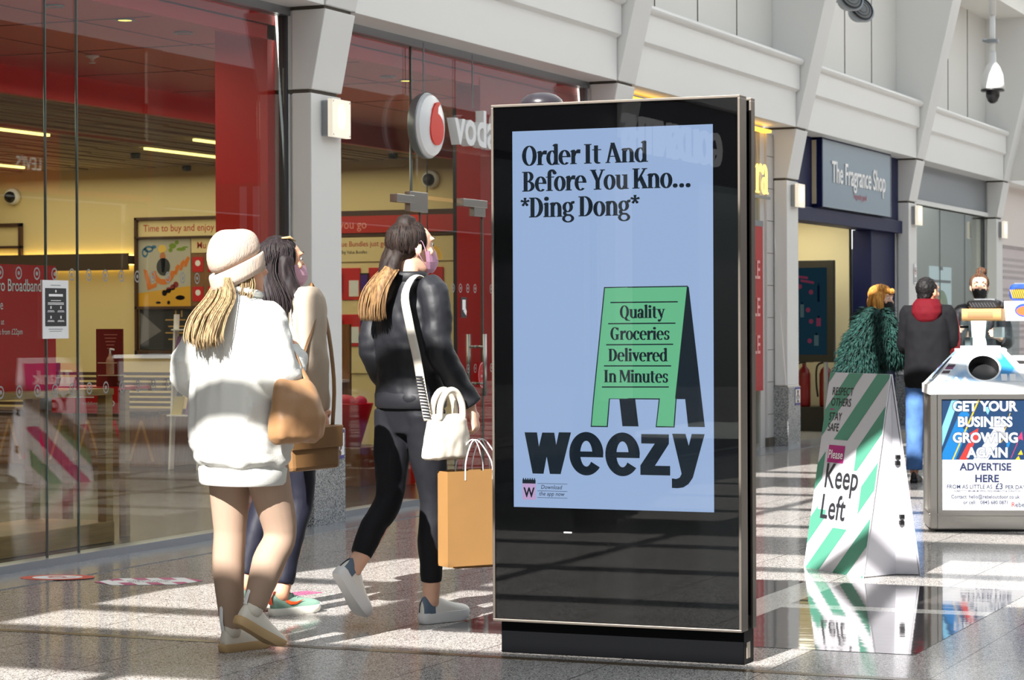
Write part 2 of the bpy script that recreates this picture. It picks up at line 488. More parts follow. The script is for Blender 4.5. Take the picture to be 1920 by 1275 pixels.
# ------------------------------------------------------------------ phone shop interior
b = MB(); b.box(9, 25, 7.721, 18, -.2, -.002); struct(b.build('floor_shop', mat('shop_floor', (62, 54, 50), 0.25)))
b = MB(); b.box(9, 24.4, 7.8, 10.8, 3.35, 3.45)
for xx in (10.5, 12, 13.5, 15, 16.5, 18, 19.5): b.box(xx-.004, xx+.004, 7.85, 10.79, 3.346, 3.351, 1)
for yy in (8.8, 9.8): b.box(9, 24.4, yy-.004, yy+.004, 3.346, 3.351, 1)
b.box(9, 24.4, 7.8, 7.88, 3.26, 3.36)                             # front downstand
b.box(9, 24.4, 10.78, 10.86, 3.135, 3.36)                         # bulkhead
struct(b.build('ceiling_red', [m_red, mat('red_joint', (120, 14, 18), 0.5)]))
b = MB(); m_slat = mat('grey_slat', (176, 156, 132), 0.6)
b.box(9, 24.3, 10.86, 18, 3.3, 3.36, 1)
for i in range(46):
    y0 = 10.9 + i*.155
    xx = 9.0
    while xx < 24.2:
        L = 2.2 + 1.6*random.random()
        b.box(xx, min(xx+L-.02, 24.28), y0, y0+.09, 3.17 + .02*random.random(), 3.3, 0); xx += L
struct(b.build('ceiling', [m_slat, mat('dark_void', (40, 34, 30), 0.9)]))
b = MB(); b.box(24.3, 24.45, 7.8, 18.2, 0, 3.4); b.box(9, 24.45, 18, 18.15, 0, 3.4); b.box(9, 9.1, 7.8, 18, 0, 3.4)
for y in (13.1, 13.16): b.box(24.29, 24.3, y, y+.004, 2.2, 3.2, 1)
struct(b.build('wall_back', [m_cream, m_groove]))
# light cove along the wall: a dark wooden shelf with glowing strips above and below
e1 = emis('warm_strip', (255, 206, 110), 9.0); m_shf = mat('dark_shelf', (66, 48, 34), 0.6)
for i, (y0, y1) in enumerate(((15.06, 17.9), (12.98, 13.18), (10.25, 10.72))):
    b = MB(); b.box(24.14, 24.3, y0, y1, 2.06, 2.16); b.box(24.12, 24.14, y0, y1, 1.99, 2.185); g = struct(b.build('trim_%d' % (42+10*i), m_shf))
    s = MB(); s.box(24.24, 24.28, y0+.02, y1-.02, 2.161, 2.17); s.build('upper_light_strip', e1, g); s = MB(); s.box(24.24, 24.28, y0+.02, y1-.02, 2.05, 2.059); s.build('lower_light_strip', e1, g)
# red column inside the front, with big white lettering
b = MB(); b.box(14.24, 14.9, 7.8, 8.2, 0, 3.35)
for y0, y1, z0, z1 in ((7.86, 7.915, 1.3, 2.28), (7.96, 8.015, 1.3, 2.28)): b.quad((14.238, y1, z0), (14.238, y0, z0), (14.238, y0, z1), (14.238, y1, z1), 1)
b.disc((14.238, 8.14, 1.6), Y*-1, Z, .055, 1, 24, .34, .45)
b.disc((14.238, 7.81, 1.6), Y*-1, Z, .03, 1, 24, .34, .3)
b.quad((14.239, 8.2, 0), (14.239, 7.8, 0), (14.239, 7.8, 2.3), (14.239, 8.2, 2.3), 2)
struct(b.build('trim_43', [m_red, mat('pink_letters', (226, 88, 96), 0.5), mat('scarlet', (214, 38, 26), 0.4)]))
# red cladding at the far end of the entrance
b = MB(); b.box(17.75, 20.1, 7.79, 8.0, 0, 3.34); struct(b.build('trim_44', [m_redhi]))
b = MB(); b.box(20.12, 20.3, 7.84, 8.9, 0, 3.4); struct(b.build('wall_shop_side', [m_cream]))

# ------------------------------------------------------------------ the jeweller's bays toward the camera (seen in reflections)
b = MB(); b.box(-13.1, 9, 10.5, 10.6, 0, 3.4); b.box(-13.1, 9, 7.76, 10.5, 3.4, 3.5); b.box(-13.1, 9, 7.721, 10.5, -.2, -.002)
struct(b.build('wall_jeweller', [mat('charcoal_wall', (52, 48, 46), 0.6)]))
# ------------------------------------------------------------------ bays to the right
b = MB(); b.box(20.55, 25.3, 7.75, 7.8, 2.75, 3.475); b.box(25.03, 25.2, 7.70, 7.76, 0, 3.4, 1); b.box(20.55, 25.3, 9.2, 9.3, 0, 3.4); b.box(20.55, 25.44, 7.721, 9.2, -.2, -.002, 2)
for zz in [0.35*k for k in range(1, 10)]: b.box(25.21, 25.445, 7.672, 7.674, zz, zz+.006, 3)
b.box(25.2, 25.445, 7.675, 7.76, .1, 3.4, 1); b.box(25.2, 25.445, 7.66, 7.76, 0, .1, 3)
struct(b.build('wall_next_shop', [m_dkframe, mat('tile_white', (205, 202, 200), 0.3), m_curb, m_groove]))
b = MB(); b.box(20.56, 25.02, GX-.005, GX+.005, .05, 2.74); struct(b.build('window_9', m_glass))
e = MB(); e.box(20.6, 25.2, 7.62, 7.7, 3.4, 3.43); struct(e.build('trim_45', emis('amber_strip', (255, 190, 70), 3.0)))
# perfume shop: recessed cream porch with a navy frame
b = MB()
b.box(25.9, 30.99, 8.98, 9.06, 0, 2.7); b.box(29.62, 29.75, 7.95, 9.0, 0, 2.7)
b.box(25.88, 26.0, 7.84, 9.0, 0, 2.7); b.box(25.9, 30.9, 7.8, 9.0, 2.68, 2.74); b.box(25.9, 30.99, 7.721, 9.0, -.2, -.002, 1)
struct(b.build('wall_porch', [mat('porch_cream', (214, 204, 168), 0.5), m_floor]))
b = MB()
b.box(25.89, 30.98, 7.6, 7.86, 2.5, 2.66); b.box(29.62, 30.98, 7.70, 7.9, 0, 2.5); b.box(29.6, 29.64, 7.66, 7.9, 0, 2.5)
b.box(25.88, 31.0, 7.66, 7.9, 2.66, 3.475)
struct(b.build('trim_46', [m_navy], bevel=.006))
# bay beyond: metal panel over a glazed front, dim room behind
b = MB(); b.box(31.45, 36.54, 7.70, 7.76, 2.99, 3.475); b.box(31.45, 36.54, 7.64, 7.8, 2.93, 2.99, 1)
for xx in (33.1, 34.8): b.box(xx-.004, xx+.004, 7.698, 7.702, 2.99, 3.475, 2)
struct(b.build('trim_47', [mat('satin_panel', (188, 188, 190), 0.4), m_white, m_groove]))
b = MB(); b.box(31.4, 42, 12.0, 12.1, 0, 3.3); b.box(31.4, 42, 7.78, 12, 3.2, 3.3); b.box(31.4, 42, 7.721, 12, -.2, -.002); b.box(36.6, 36.7, 7.83, 12, 0, 3.2); b.box(31.45, 31.5, 7.83, 12, 0, 3.2)
struct(b.build('wall_salon', [mat('salon_grey', (150, 154, 154), 0.5)]))
# bay with a roller shutter
b = MB(); b.box(37.0, 42.1, 7.68, 7.74, 2.55, 3.475); struct(b.build('trim_48', [mat('blush_sign', (222, 212, 206), 0.5)]))
b = MB()
for r in range(26):
    z = .05 + r*.096
    b.box(37.0, 42.1, 7.74, 7.755, z, z+.045)
    if r % 5 == 4: b.box(37.0, 42.1, 7.738, 7.757, z+.045, z+.096, 0); continue
    k = 0; xx = 37.02
    while xx < 42.0:
        b.box(xx, xx+.05, 7.742, 7.753, z+.045, z+.096); xx += .13
struct(b.build('door_2', [mat('shutter', (210, 198, 198), 0.4)]))
b = MB(); b.box(37, 42, 9, 9.1, 0, 3.2, 0); struct(b.build('wall_shutter_shop', [mat('shutter_back', (96, 84, 88), 0.7)]))
e = MB(); e.box(37.5, 41, 8.9, 8.98, 2.0, 2.5); e.box(38.2, 41.5, 8.9, 8.98, 1.55, 1.72); struct(e.build('trim_49', emis('shop_glow', (255, 226, 214), 1.2)))
# lighter bays far away
b = MB(); b.box(42.6, 60, 7.74, 7.8, 0, 3.475); struct(b.build('wall_far', [mat('far_front', (170, 160, 158), 0.5)]))

# ------------------------------------------------------------------ opposite side of the mall
b = MB(); m_opp = mat('opposite_dark', (48, 42, 38), 0.5); m_opp2 = mat('opposite_stone', (96, 90, 84), 0.6)
b.box(-30, 75, -7.2, -7.0, 3.45, 6.2, 1); b.box(-30, 75, -7.6, -7.5, 0, 3.45, 1)
for cx in PC + [PC[-1]+5.555*k for k in range(1, 5)]: b.box(cx-.25, cx+.25, -7.5, -6.95, 0, 6.2)
b.box(29.2, 36.6, -7.02, -6.93, 3.5, 4.55, 2); b.box(33.74, 36.5, -6.94, -6.9, 3.6, 4.5, 1)
b.text("LEVI'S", (32.85, -6.925, 3.86), (-1, 0, 0), (0, 0, 1), .29, 3, 'c', .012)
struct(b.build('wall_right', [m_opp2, m_opp, mat('opposite_red', (190, 14, 22), 0.4), emis('letter_glow_white', (240, 236, 230), 2.2)]))  # letters given a glow so they show up in the shop window reflection

# ------------------------------------------------------------------ glazed roof: rafters, glazing bars and an added shade panel
b = MB()
for cx in PC + [PC[-1]+5.555*k for k in range(1, 5)]:
    b.box(cx-.14, cx+.14, -7.5, 7.7, 7.85, 8.5)
    for k in (1, 2, 3):
        xx = cx - .1 + k*1.42
        b.box(xx-.03, xx+.03, -7.5, 7.7, 8.1, 8.24)
b.box(-30, 75, 7.05, 7.8, 7.9, 8.1); b.box(-6, .9, 1.8, 3.35, 8.0, 8.08)  # eave, then an unseen solid panel added to shade the floor beside the totem
b.box(-20, 15.5, 5.62, 5.72, 8.05, 8.2); b.box(25, 50, 5.64, 5.70, 8.05, 8.15)
b.box(-12, 75, -.6, -.4, 7.9, 8.4); b.box(-12, 75, 2.3, 2.38, 8.05, 8.2)
struct(b.build('trim_50', [m_white2]))
# ------------------------------------------------------------------ hand-drawn high-contrast serif lettering (cap height 1)
def arc(cx, cy, rx, ry, tx, ty, a0=0, a1=360, n=None):
    n = n or max(8, int(abs(a1-a0)/9))
    o, i = [], []
    for k in range(n+1):
        a = math.radians(a0+(a1-a0)*k/n)
        o.append((cx+rx*math.cos(a), cy+ry*math.sin(a))); i.append((cx+(rx-tx)*math.cos(a), cy+(ry-ty)*math.sin(a)))
    return [[o[k], o[k+1], i[k+1], i[k]] for k in range(n)]
def rc(x0, y0, x1, y1): return [[(x0, y0), (x1, y0), (x1, y1), (x0, y1)]]
def dotp(cx, cy, r): return [[(cx+r*math.cos(2*PI*k/16), cy+r*math.sin(2*PI*k/16)) for k in range(16)]]
def G(*parts):
    r = []
    for p in parts: r += p
    return r
_star = []
for _k in range(5):
    _a = math.radians(90+72*_k); _c, _s = math.cos(_a), math.sin(_a)
    _star.append([(.24+.02*_s, .78-.02*_c), (.24+.22*_c+.055*_s, .78+.22*_s-.055*_c), (.24+.22*_c-.055*_s, .78+.22*_s+.055*_c), (.24-.02*_s, .78+.02*_c)])
SERIF = {
 'O': (.80, arc(.38, .5, .37, .52, .17, .05)),
 'Q': (.82, G(arc(.38, .5, .37, .52, .17, .05), [[(.36, .03), (.52, -.2), (.86, -.22), (.84, -.17), (.66, -.12), (.54, .05)]])),
 'G': (.82, G(arc(.38, .5, .37, .52, .17, .05, 42, 325), rc(.5, .02, .66, .44), rc(.42, .40, .74, .45), [[(.62, .98), (.67, .98), (.67, .7), (.60, .84)]])),
 'D': (.78, G(rc(.08, 0, .25, 1), arc(.30, .5, .42, .5, .18, .05, -90, 90), rc(0, 0, .32, .05), rc(0, .95, .32, 1))),
 'B': (.70, G(rc(.08, 0, .25, 1), arc(.30, .745, .28, .255, .15, .05, -90, 90), arc(.30, .26, .34, .26, .16, .05, -90, 90), rc(0, 0, .32, .05), rc(0, .95, .32, 1), rc(.2, .48, .32, .53))),
 'I': (.42, G(rc(.08, 0, .26, 1), rc(0, 0, .34, .05), rc(0, .95, .34, 1))),
 'A': (.82, G([[(.26, 1.03), (.42, 1.03), (.77, .02), (.57, .02)], [(.28, 1.0), (.34, .9), (.12, .02), (.06, .02)]], rc(.17, .31, .6, .36), rc(0, 0, .2, .05), rc(.5, 0, .82, .05))),
 'Y': (.70, G([[(.02, .98), (.2, .98), (.45, .42), (.29, .42)], [(.6, .98), (.66, .98), (.43, .40), (.38, .46)]], rc(.28, 0, .45, .45), rc(.18, 0, .54, .05), rc(-.02, .95, .27, 1), rc(.52, .95, .74, 1))),
 'K': (.78, G(rc(.08, 0, .25, 1), [[(.24, .40), (.60, .98), (.67, .98), (.28, .33)], [(.33, .50), (.44, .68), (.76, .02), (.56, .02)]], rc(0, 0, .33, .05), rc(0, .95, .33, 1), rc(.5, .95, .74, 1), rc(.5, 0, .8, .05))),
 'M': (1.0, G(rc(.08, 0, .14, 1), rc(.74, 0, .91, 1), [[(.08, 1), (.25, 1), (.53, .24), (.46, .04)], [(.46, .04), (.52, .22), (.76, 1), (.82, .9)]], rc(0, 0, .22, .05), rc(.66, 0, .99, .05), rc(0, .95, .2, 1), rc(.78, .95, .99, 1))),
 'i': (.33, G(rc(.06, 0, .23, .72), rc(0, 0, .29, .05), [[(-.01, .64), (.08, .72), (.2, .74), (.08, .62)]], dotp(.145, .92, .105))),
 'l': (.33, G(rc(.06, 0, .23, 1.06), rc(0, 0, .29, .05), [[(-.01, .98), (.08, 1.06), (.2, 1.08), (.08, .94)]])),
 'n': (.68, G(rc(.06, 0, .22, .72), arc(.34, .44, .26, .30, .16, .07, 0, 150), rc(.44, 0, .60, .45), rc(0, 0, .28, .05), rc(.38, 0, .66, .05), [[(-.01, .64), (.08, .72), (.2, .74), (.08, .62)]])),
 'u': (.68, G(rc(.06, .24, .22, .72), arc(.32, .26, .26, .28, .16, .06, 180, 335), rc(.44, 0, .60, .72), rc(-.01, .67, .16, .72), rc(.36, .67, .52, .72), rc(.5, 0, .67, .05))),
 'r': (.50, G(rc(.06, 0, .22, .72), rc(0, 0, .30, .05), [[(.2, .46), (.26, .64), (.38, .75), (.5, .74), (.49, .54), (.38, .55), (.28, .54), (.23, .4)], [(-.01, .64), (.08, .72), (.2, .74), (.08, .62)]])),
 'd': (.66, G(arc(.30, .36, .29, .38, .16, .05, 38, 322), rc(.42, 0, .58, 1.06), [[(.33, .98), (.42, 1.06), (.54, 1.08), (.42, .94)]], rc(.5, 0, .66, .05))),
 'e': (.62, G(arc(.30, .36, .30, .38, .16, .05, 0, 312), rc(.12, .37, .58, .43))),
 'o': (.64, arc(.31, .36, .30, .38, .16, .05)),
 'f': (.42, G(rc(.08, 0, .24, .86), arc(.30, .84, .22, .24, .16, .08, 15, 180), rc(-.01, .67, .40, .72), rc(0, 0, .32, .05), dotp(.45, .9, .08))),
 't': (.46, G(rc(.10, .14, .26, .92), arc(.29, .17, .19, .19, .16, .06, 180, 310), rc(0, .67, .43, .72))),
 'g': (.64, G(arc(.28, .48, .26, .26, .14, .05), arc(.30, -.09, .30, .2, .11, .06), [[(.06, .26), (.16, .29), (.2, .14), (.44, .12), (.5, .03), (.14, .04), (.05, .14)], [(.42, .62), (.5, .76), (.62, .78), (.62, .66), (.5, .62)]])),
 'a': (.60, G(arc(.22, .2, .21, .22, .14, .05), rc(.34, .0, .50, .52), arc(.27, .5, .23, .25, .16, .07, 0, 160), dotp(.12, .56, .08), rc(.42, 0, .58, .05), rc(.2, .37, .36, .42))),
 'y': (.62, G([[(.0, .7), (.2, .7), (.42, .1), (.32, -.02)], [(.5, .7), (.56, .7), (.28, -.2), (.2, -.26), (.2, -.2), (.27, -.1)]], dotp(.14, -.2, .1), rc(-.04, .67, .26, .72), rc(.42, .67, .64, .72))),
 'v': (.60, G([[(.0, .7), (.2, .7), (.40, .16), (.31, -.02)], [(.48, .7), (.54, .7), (.34, .0), (.29, .06)]], rc(-.04, .67, .26, .72), rc(.4, .67, .62, .72))),
 'c': (.56, G(arc(.30, .36, .29, .38, .16, .05, 45, 318), dotp(.44, .56, .085))),
 's': (.52, G(arc(.24, .54, .2, .2, .12, .06, 30, 270), arc(.24, .195, .21, .205, .13, .06, -150, 90), [[(.04, .02), (.08, .02), (.1, .2), (.04, .24)], [(.4, .7), (.44, .7), (.42, .5), (.37, .54)]])),
 '.': (.34, dotp(.14, .1, .105)), '*': (.48, _star), ' ': (.24, []),
}
def serif(b, t, o, u, v, size, m, lift=0, sx=1.0, align='l'):
    w = sum(SERIF[c][0] for c in t)*size*sx
    x = {'l': 0, 'c': -w/2}[align]
    n = u.cross(v).normalized(); o = Vector(o)
    for c in t:
        adv, polys = SERIF[c]
        for dx in (-.026, 0, .026):
            for p in polys: b.poly([o+u*(x+(q[0]+dx)*size*sx)+v*(q[1]*size)+n*(lift+dx*.003) for q in p], m)
        x += adv*size*sx

# ------------------------------------------------------------------ digital advertising totem
KX, KY = 9.22, 3.42
k = thing('advertising_totem', 'tall black digital advertising totem showing a blue grocery delivery screen', 'advertising display', (KX, KY, 0))
m_bez = mat('black_enamel', (4, 4, 5), 0.6, spec=0); m_totem = mat('black_metal', (5, 6, 9), 0.5, spec=.12); m_silv = mat('silver_edge', (122, 114, 106), 0.4, metal=0.85)
b = MB(); b.box(-.06, .072, -.53, .515, 0, .19); b.build('plinth', m_totem, k, bevel=.004)
b = MB(); b.box(-.03, -.029, -.0, .0, 0, 0)
pl = MB(); pl.box(-.028, .016, -.533, -.529, .022, .085); pl.build('rating_plate', mat('grey_plate', (176, 164, 150), 0.5), k)
b = MB(); b.box(-.04, .03, -.51, .515, .15, 2.245); b.build('spine', m_bez, k)
fy0, fy1, fz0, fz1 = -.540, .527, .135, 2.252
def border(b, x0, x1, t, m=0):
    b.box(x0, x1, fy0, fy1, fz0, fz0+t, m); b.box(x0, x1, fy0, fy1, fz1-t, fz1, m)
    b.box(x0, x1, fy0, fy0+t, fz0+t, fz1-t, m); b.box(x0, x1, fy1-t, fy1, fz0+t, fz1-t, m)
f = MB(); border(f, -.12, -.034, .011); fp = f.build('front_frame', m_silv, k, bevel=.002)
f = MB(); border(f, .03, .078, .011); f.box(.035, .07, fy0+.01, fy1-.01, fz0+.01, fz1-.01, 1); f.build('back_frame', [m_silv, m_bez], k, bevel=.002)
f = MB(); f.box(-.1095, -.045, fy0+.01, fy1-.01, fz0+.01, fz1-.01); f.build('bezel_panel', m_bez, k)
s = MB()                                           # the lit picture
U_, V_, O_ = Vector((0, -1, 0)), Vector((0, 0, 1)), Vector((-.1105, .435, .606))
uv = lambda u, v, l=0: O_ + U_*u + V_*v + Vector((-l, 0, 0))
s.quad(uv(0, 0), uv(.86, 0), uv(.86, 1.535), uv(0, 1.535), 0)
serif(s, 'Order It And', uv(.044, 1.394), U_, V_, .079, 1, .0006, 1.04)
serif(s, 'Before You Kno...', uv(.045, 1.288), U_, V_, .081, 1, .0006, .985)
serif(s, '*Ding Dong*', uv(.036, 1.182), U_, V_, .081, 1, .0006, 1.0)
P2 = lambda pts, m, l=.0006: s.poly([uv(x, y, l) for x, y in pts], m)
# drawn pavement sign: dark back leaf, green front leaf with outline
P2([(.75, .893), (.758, .893), (.823, .337), (.753, .337), (.741, .447), (.69, .447)], 1)
P2([(.462, .447), (.53, .447), (.544, .336), (.475, .336)], 1)
for grow, m, l in ((.0045, 1, .0009), (0, 2, .0012)):
    P2([(.403-grow, .891+grow), (.75+grow, .893+grow), (.699+grow, .449-grow), (.408-grow*2, .449-grow)], m, l)
    P2([(.354-grow, .449), (.418+grow, .449), (.408+grow, .336-grow), (.343-grow, .336-grow)], m, l)
    P2([(.635-grow, .449), (.701+grow, .449), (.692+grow, .338-grow), (.621-grow, .338-grow)], m, l)
    P2([(.403-grow, .891+grow), (.5, .893), (.5, .447), (.354-grow, .447)], m, l)
def strip(x0, y0, x1, y1, t, m, l=.0016): P2([(x0, y0-t), (x1, y1-t), (x1, y1+t), (x0, y0+t)], m, l)
for x0, y0, x1, y1 in ((.426, .833, .712, .834), (.416, .748, .702, .749), (.407, .663, .692, .665), (.397, .578, .683, .579), (.388, .493, .673, .495)): strip(x0, y0, x1, y1, .0025, 1)
for t, x, y, w in (('Quality', .562, .770, .19), ('Groceries', .5525, .683, .253), ('Delivered', .5425, .597, .251), ('In Minutes', .535, .512, .274)):
    w0 = sum(SERIF[c][0] for c in t)
    serif(s, t, uv(x, y), U_, V_, .05, 1, .0016, w/(w0*.05), 'c')
# heavy sans logotype
H = lambda pts: P2(pts, 1, .0006)
H([(.049, .306), (.104, .306), (.119, .2), (.096, .138)][:2] + [(.128, .138), (.084, .138)])
H([(.104, .306), (.128, .138), (.11, .25)])
H([(.084, .138), (.132, .138), (.166, .306), (.127, .306)]); H([(.127, .306), (.18, .306), (.207, .138), (.160, .138)])
H([(.160, .138), (.207, .138), (.253, .308), (.200, .308)])
for cx in (.319, .475):
    for q in arc(cx, .223, .074, .088, .048, .036, 0, 322): H(q)
    H([(cx-.05, .209), (cx+.073, .209), (cx+.073, .232), (cx-.05, .232)])
H([(.555, .306), (.672, .306), (.672, .268), (.555, .268)]); H([(.551, .142), (.677, .142), (.677, .18), (.551, .18)]); H([(.612, .268), (.672, .268), (.613, .18), (.551, .18)])
H([(.768, .309), (.822, .309), (.772, .135), (.754, .11), (.732, .096), (.707, .092), (.684, .093), (.684, .131), (.703, .129), (.717, .135), (.725, .150)])
H([(.686, .309), (.742, .309), (.776, .19), (.748, .15), (.725, .150)])
P2([(.039, .111), (.097, .111), (.097, .031), (.039, .031)], 3); P2([(.039, .113), (.097, .113), (.097, .097), (.039, .097)], 1, .0008)
for q in range(6): P2([(.041+q*.0098, .113), (.0458+q*.0098, .113), (.0458+q*.0098, .119), (.041+q*.0098, .119)], 1, .0008)
s.text('W', uv(.068, .042), U_, V_, .055, 1, 'c', .03, .8, .0012)
for y in (.098, .068, .041): strip(.105, y, .236, y, .0008, 1, .0008)
s.text('Download', uv(.121, .0765), U_, V_, .023, 1, 'l', .004, .95, .0008, shear=.2); s.text('the app now', uv(.113, .0495), U_, V_, .023, 1, 'l', .004, .95, .0008, shear=.2)
s.build('screen', [emis('screen_blue', (163, 189, 229), 1.0), emis('screen_ink', (30, 40, 50), 1.0), emis('screen_green', (110, 196, 148), 1.0), emis('screen_lilac', (198, 168, 212), 1.0)], k)
g = MB(); g.box(-.1165, -.1125, fy0+.011, fy1-.011, fz0+.011, fz1-.011); g.build('front_glass', glass('totem_glass', (250, 250, 250), 1.5, 0.0, 1.0), k)
w = MB(); w.box(-.1122, -.1118, .18, .215, .505, .511); w.build('sensor_strip', mat('white_mark', (230, 230, 230), .4), k)
for i, (x, z) in enumerate(((-.007, 1.827), (.005, .421))):
    l = MB(); l.lathe([(.016, 0), (.016, .006), (.011, .009), (.011, .007), (0, .007)], 20, M=Matrix.Translation((x, -.51, z)) @ Matrix.Rotation(PI/2, 4, 'X'))
    l.build('lock', m_steel, k, smooth=True)
d = MB(); d.lathe([(.088, 0), (.09, .012), (.084, .03), (.06, .05), (.03, .058), (0, .06)], 32, c=(-.01, .345, 2.245)); d.build('antenna_dome', mat('dark_dome', (40, 36, 42), 0.3), k, smooth=True)

# ------------------------------------------------------------------ convex clipping for painted stripes
def clip(poly, a, b_, c):      # keep a*x+b*y <= c
    out = []
    for i in range(len(poly)):
        p, q = poly[i], poly[(i+1) % len(poly)]
        dp, dq = a*p[0]+b_*p[1]-c, a*q[0]+b_*q[1]-c
        if dp <= 0: out.append(p)
        if dp*dq < 0:
            t = dp/(dp-dq); out.append((p[0]+(q[0]-p[0])*t, p[1]+(q[1]-p[1])*t))
    return out
def stripe(x, w, zone):        # a 45 degree stripe starting at x on v=0, clipped to a rectangle
    p = [(x-3, -3), (x-3+w, -3), (x+3+w, 3), (x+3, 3)]
    u0, u1, v0, v1 = zone
    for h in ((-1, 0, -u0), (1, 0, u1), (0, -1, -v0), (0, 1, v1)): p = clip(p, *h)
    return p if len(p) > 2 else None

# ------------------------------------------------------------------ folding pavement signs
m_corr = mat('white_corrugated', (204, 203, 210), 0.45); m_teal = mat('teal_print', (76, 142, 120), 0.45); m_mag = mat('magenta_print', (176, 24, 122), 0.45)
def aboard(name, label, loc, rz, kind):
    """front leaf faces local -x; its foot runs along y; the leaves lean together at the top"""
    t = thing(name, label, 'sign', loc, rz, None)
    Wd, Ht, sp = .64, 1.075, .18
    L = math.hypot(Ht, sp)
    for side in (0, 1):
        sg = -1 if side == 0 else 1
        base = Vector((sg*sp, 0, 0)); top = Vector((sg*.008, 0, Ht))
        v = (top-base).normalized(); u = Vector((0, sg, 0)); n = u.cross(v)
        o = base - u*Wd/2
        b = MB()
        lo = [o, o+u*Wd, o+u*Wd+v*L, o+v*L]
        b.prism([p-n*.008 for p in lo], n*.008, 0)
        q = lambda x, y, l=.0012: o+u*x+v*y+n*l
        if (kind == 'keep') == (side == 0):
            zones = ((.0, .64, .72, L), (.0, .07, .33, .72), (.40, .64, .56, .72), (.5, .64, .24, .56), (.0, .16, .24, .33), (.0, .64, 0, .24))
            for zi, z in enumerate(zones):
                for kk in range(-8, 8):
                    p = stripe(kk*.30+.02, .15, z)
                    if p: b.poly([q(*c) for c in p], 1)
            b.text('RESPECT', q(.06, .965), u, v, .062, 2, 'l', .006, .95, .0014); b.text('OTHERS', q(.06, .905), u, v, .062, 2, 'l', .006, .95, .0014)
            b.poly([q(*c, .0016) for c in ((.06, .882), (.10, .882), (.10, .889), (.06, .889))], 3)
            b.text('STAY', q(.06, .825), u, v, .062, 2, 'l', .006, .95, .0014); b.text('SAFE', q(.06, .765), u, v, .062, 2, 'l', .006, .95, .0014)
            b.poly([q(*c, .0016) for c in ((.10, .592), (.275, .592), (.275, .688), (.10, .688))], 3)
            b.text('Please', q(.1875, .615), u, v, .068, 4, 'c', .012, .95, .002)
            b.text('Keep', q(.11, .455), u, v, .19, 2, 'l', .010, .92, .002); b.text('Left', q(.11, .285), u, v, .19, 2, 'l', .010, .92, .002)
        else:
            b.poly([q(*c) for c in ((.03, .8), (.61, .8), (.61, 1.04), (.03, 1.04))], 3)
            b.text('Thank', q(.32, .86), u, v, .17, 4, 'c', .012, .95, .002); b.text('You', q(.32, .63), u, v, .2, 2, 'c', .012, .95, .002)
            for kk in range(-6, 6):
                p = stripe(kk*.30+.02, .15, (.0, .64, 0, .5))
                if p: b.poly([q(*c) for c in p], 1 if kk % 2 else 3)
        b.build('front_leaf' if side == 0 else 'back_leaf', [m_corr, m_teal, m_ink, m_mag, m_whtx], t)
    for s in (-1, 1):                                 # folded gussets closing the sides
        y = s*(Wd/2-.004); yi = s*(Wd/2-.075)
        g = MB(); top = Vector((0, y, Ht-.03))
        a, c, mid = Vector((-sp+.012, y, .004)), Vector((sp-.012, y, .004)), Vector((.07, yi, .004))
        topm = Vector((.0, y-s*.004, Ht-.05))
        g.poly([a, mid, topm, top]); g.poly([mid, c, top, topm])
        for zz in (.30, .62):
            f_ = zz/Ht; cpos = mid*(1-f_)+topm*f_ + (c-mid)*(1-f_)*.35 + Vector((0, s*.012, 0))
            g.box(cpos.x-.012, cpos.x+.012, cpos.y-.008, cpos.y+.008, zz-.028, zz-.005, 1); g.box(cpos.x-.010, cpos.x+.014, cpos.y-.008, cpos.y+.008, zz+.006, zz+.026, 1)
        g.build('side_gusset', [m_corr, m_black], t)
    return t
aboard('pavement_sign', 'white and teal striped pavement sign asking people to keep left, right of the totem', (12.85, 3.385, 0), math.radians(-45), 'keep')
aboard('pavement_sign', 'pavement sign reading Thank You, mostly hidden behind the litter bin', (17.6, 3.66, 0), math.radians(-70), 'thank')
# ------------------------------------------------------------------ litter bin with advert panels and a hipped lid
def annulus_face(b, corners, c, r, m, n=40):
    """flat four-sided face with a round hole: corners in order, c the hole centre"""
    P = [Vector(p) for p in corners]; c = Vector(c)
    u = (P[1]-P[0]).normalized(); nrm = u.cross(P[3]-P[0]).normalized(); v = nrm.cross(u)
    q = [((p-c).dot(u), (p-c).dot(v)) for p in P]
    angs = sorted([2*PI*j/n for j in range(n)] + [math.atan2(y, x) % (2*PI) for x, y in q])
    inn, out = [], []
    for a in angs:
        dx, dy = math.cos(a), math.sin(a); best = None
        for i in range(4):
            (x0, y0), (x1, y1) = q[i], q[(i+1) % 4]
            det = dx*(y0-y1) - dy*(x0-x1)
            if abs(det) < 1e-9: continue
            t = (x0*(y0-y1) - y0*(x0-x1))/det; w = (dx*y0-dy*x0)/det
            if t > 0 and -1e-6 <= w <= 1+1e-6 and (best is None or t < best): best = t
        out.append(c+u*dx*best+v*dy*best); inn.append(c+u*dx*r+v*dy*r)
    k = len(angs)
    b.add(out+inn, [(j, (j+1) % k, k+(j+1) % k, k+j) for j in range(k)], m)
    return nrm, inn
m_sky = bpy.data.materials.new('sky_print'); m_sky.use_nodes = True
_n = m_sky.node_tree.nodes; _l = m_sky.node_tree.links
_t = _n.new('ShaderNodeTexCoord'); _x = _n.new('ShaderNodeTexNoise'); _x.inputs['Scale'].default_value = 4.5
_r = _n.new('ShaderNodeValToRGB'); _r.color_ramp.elements[0].position = .44; _r.color_ramp.elements[0].color = srgb(40, 130, 190); _r.color_ramp.elements[1].position = .64; _r.color_ramp.elements[1].color = srgb(214, 220, 226)
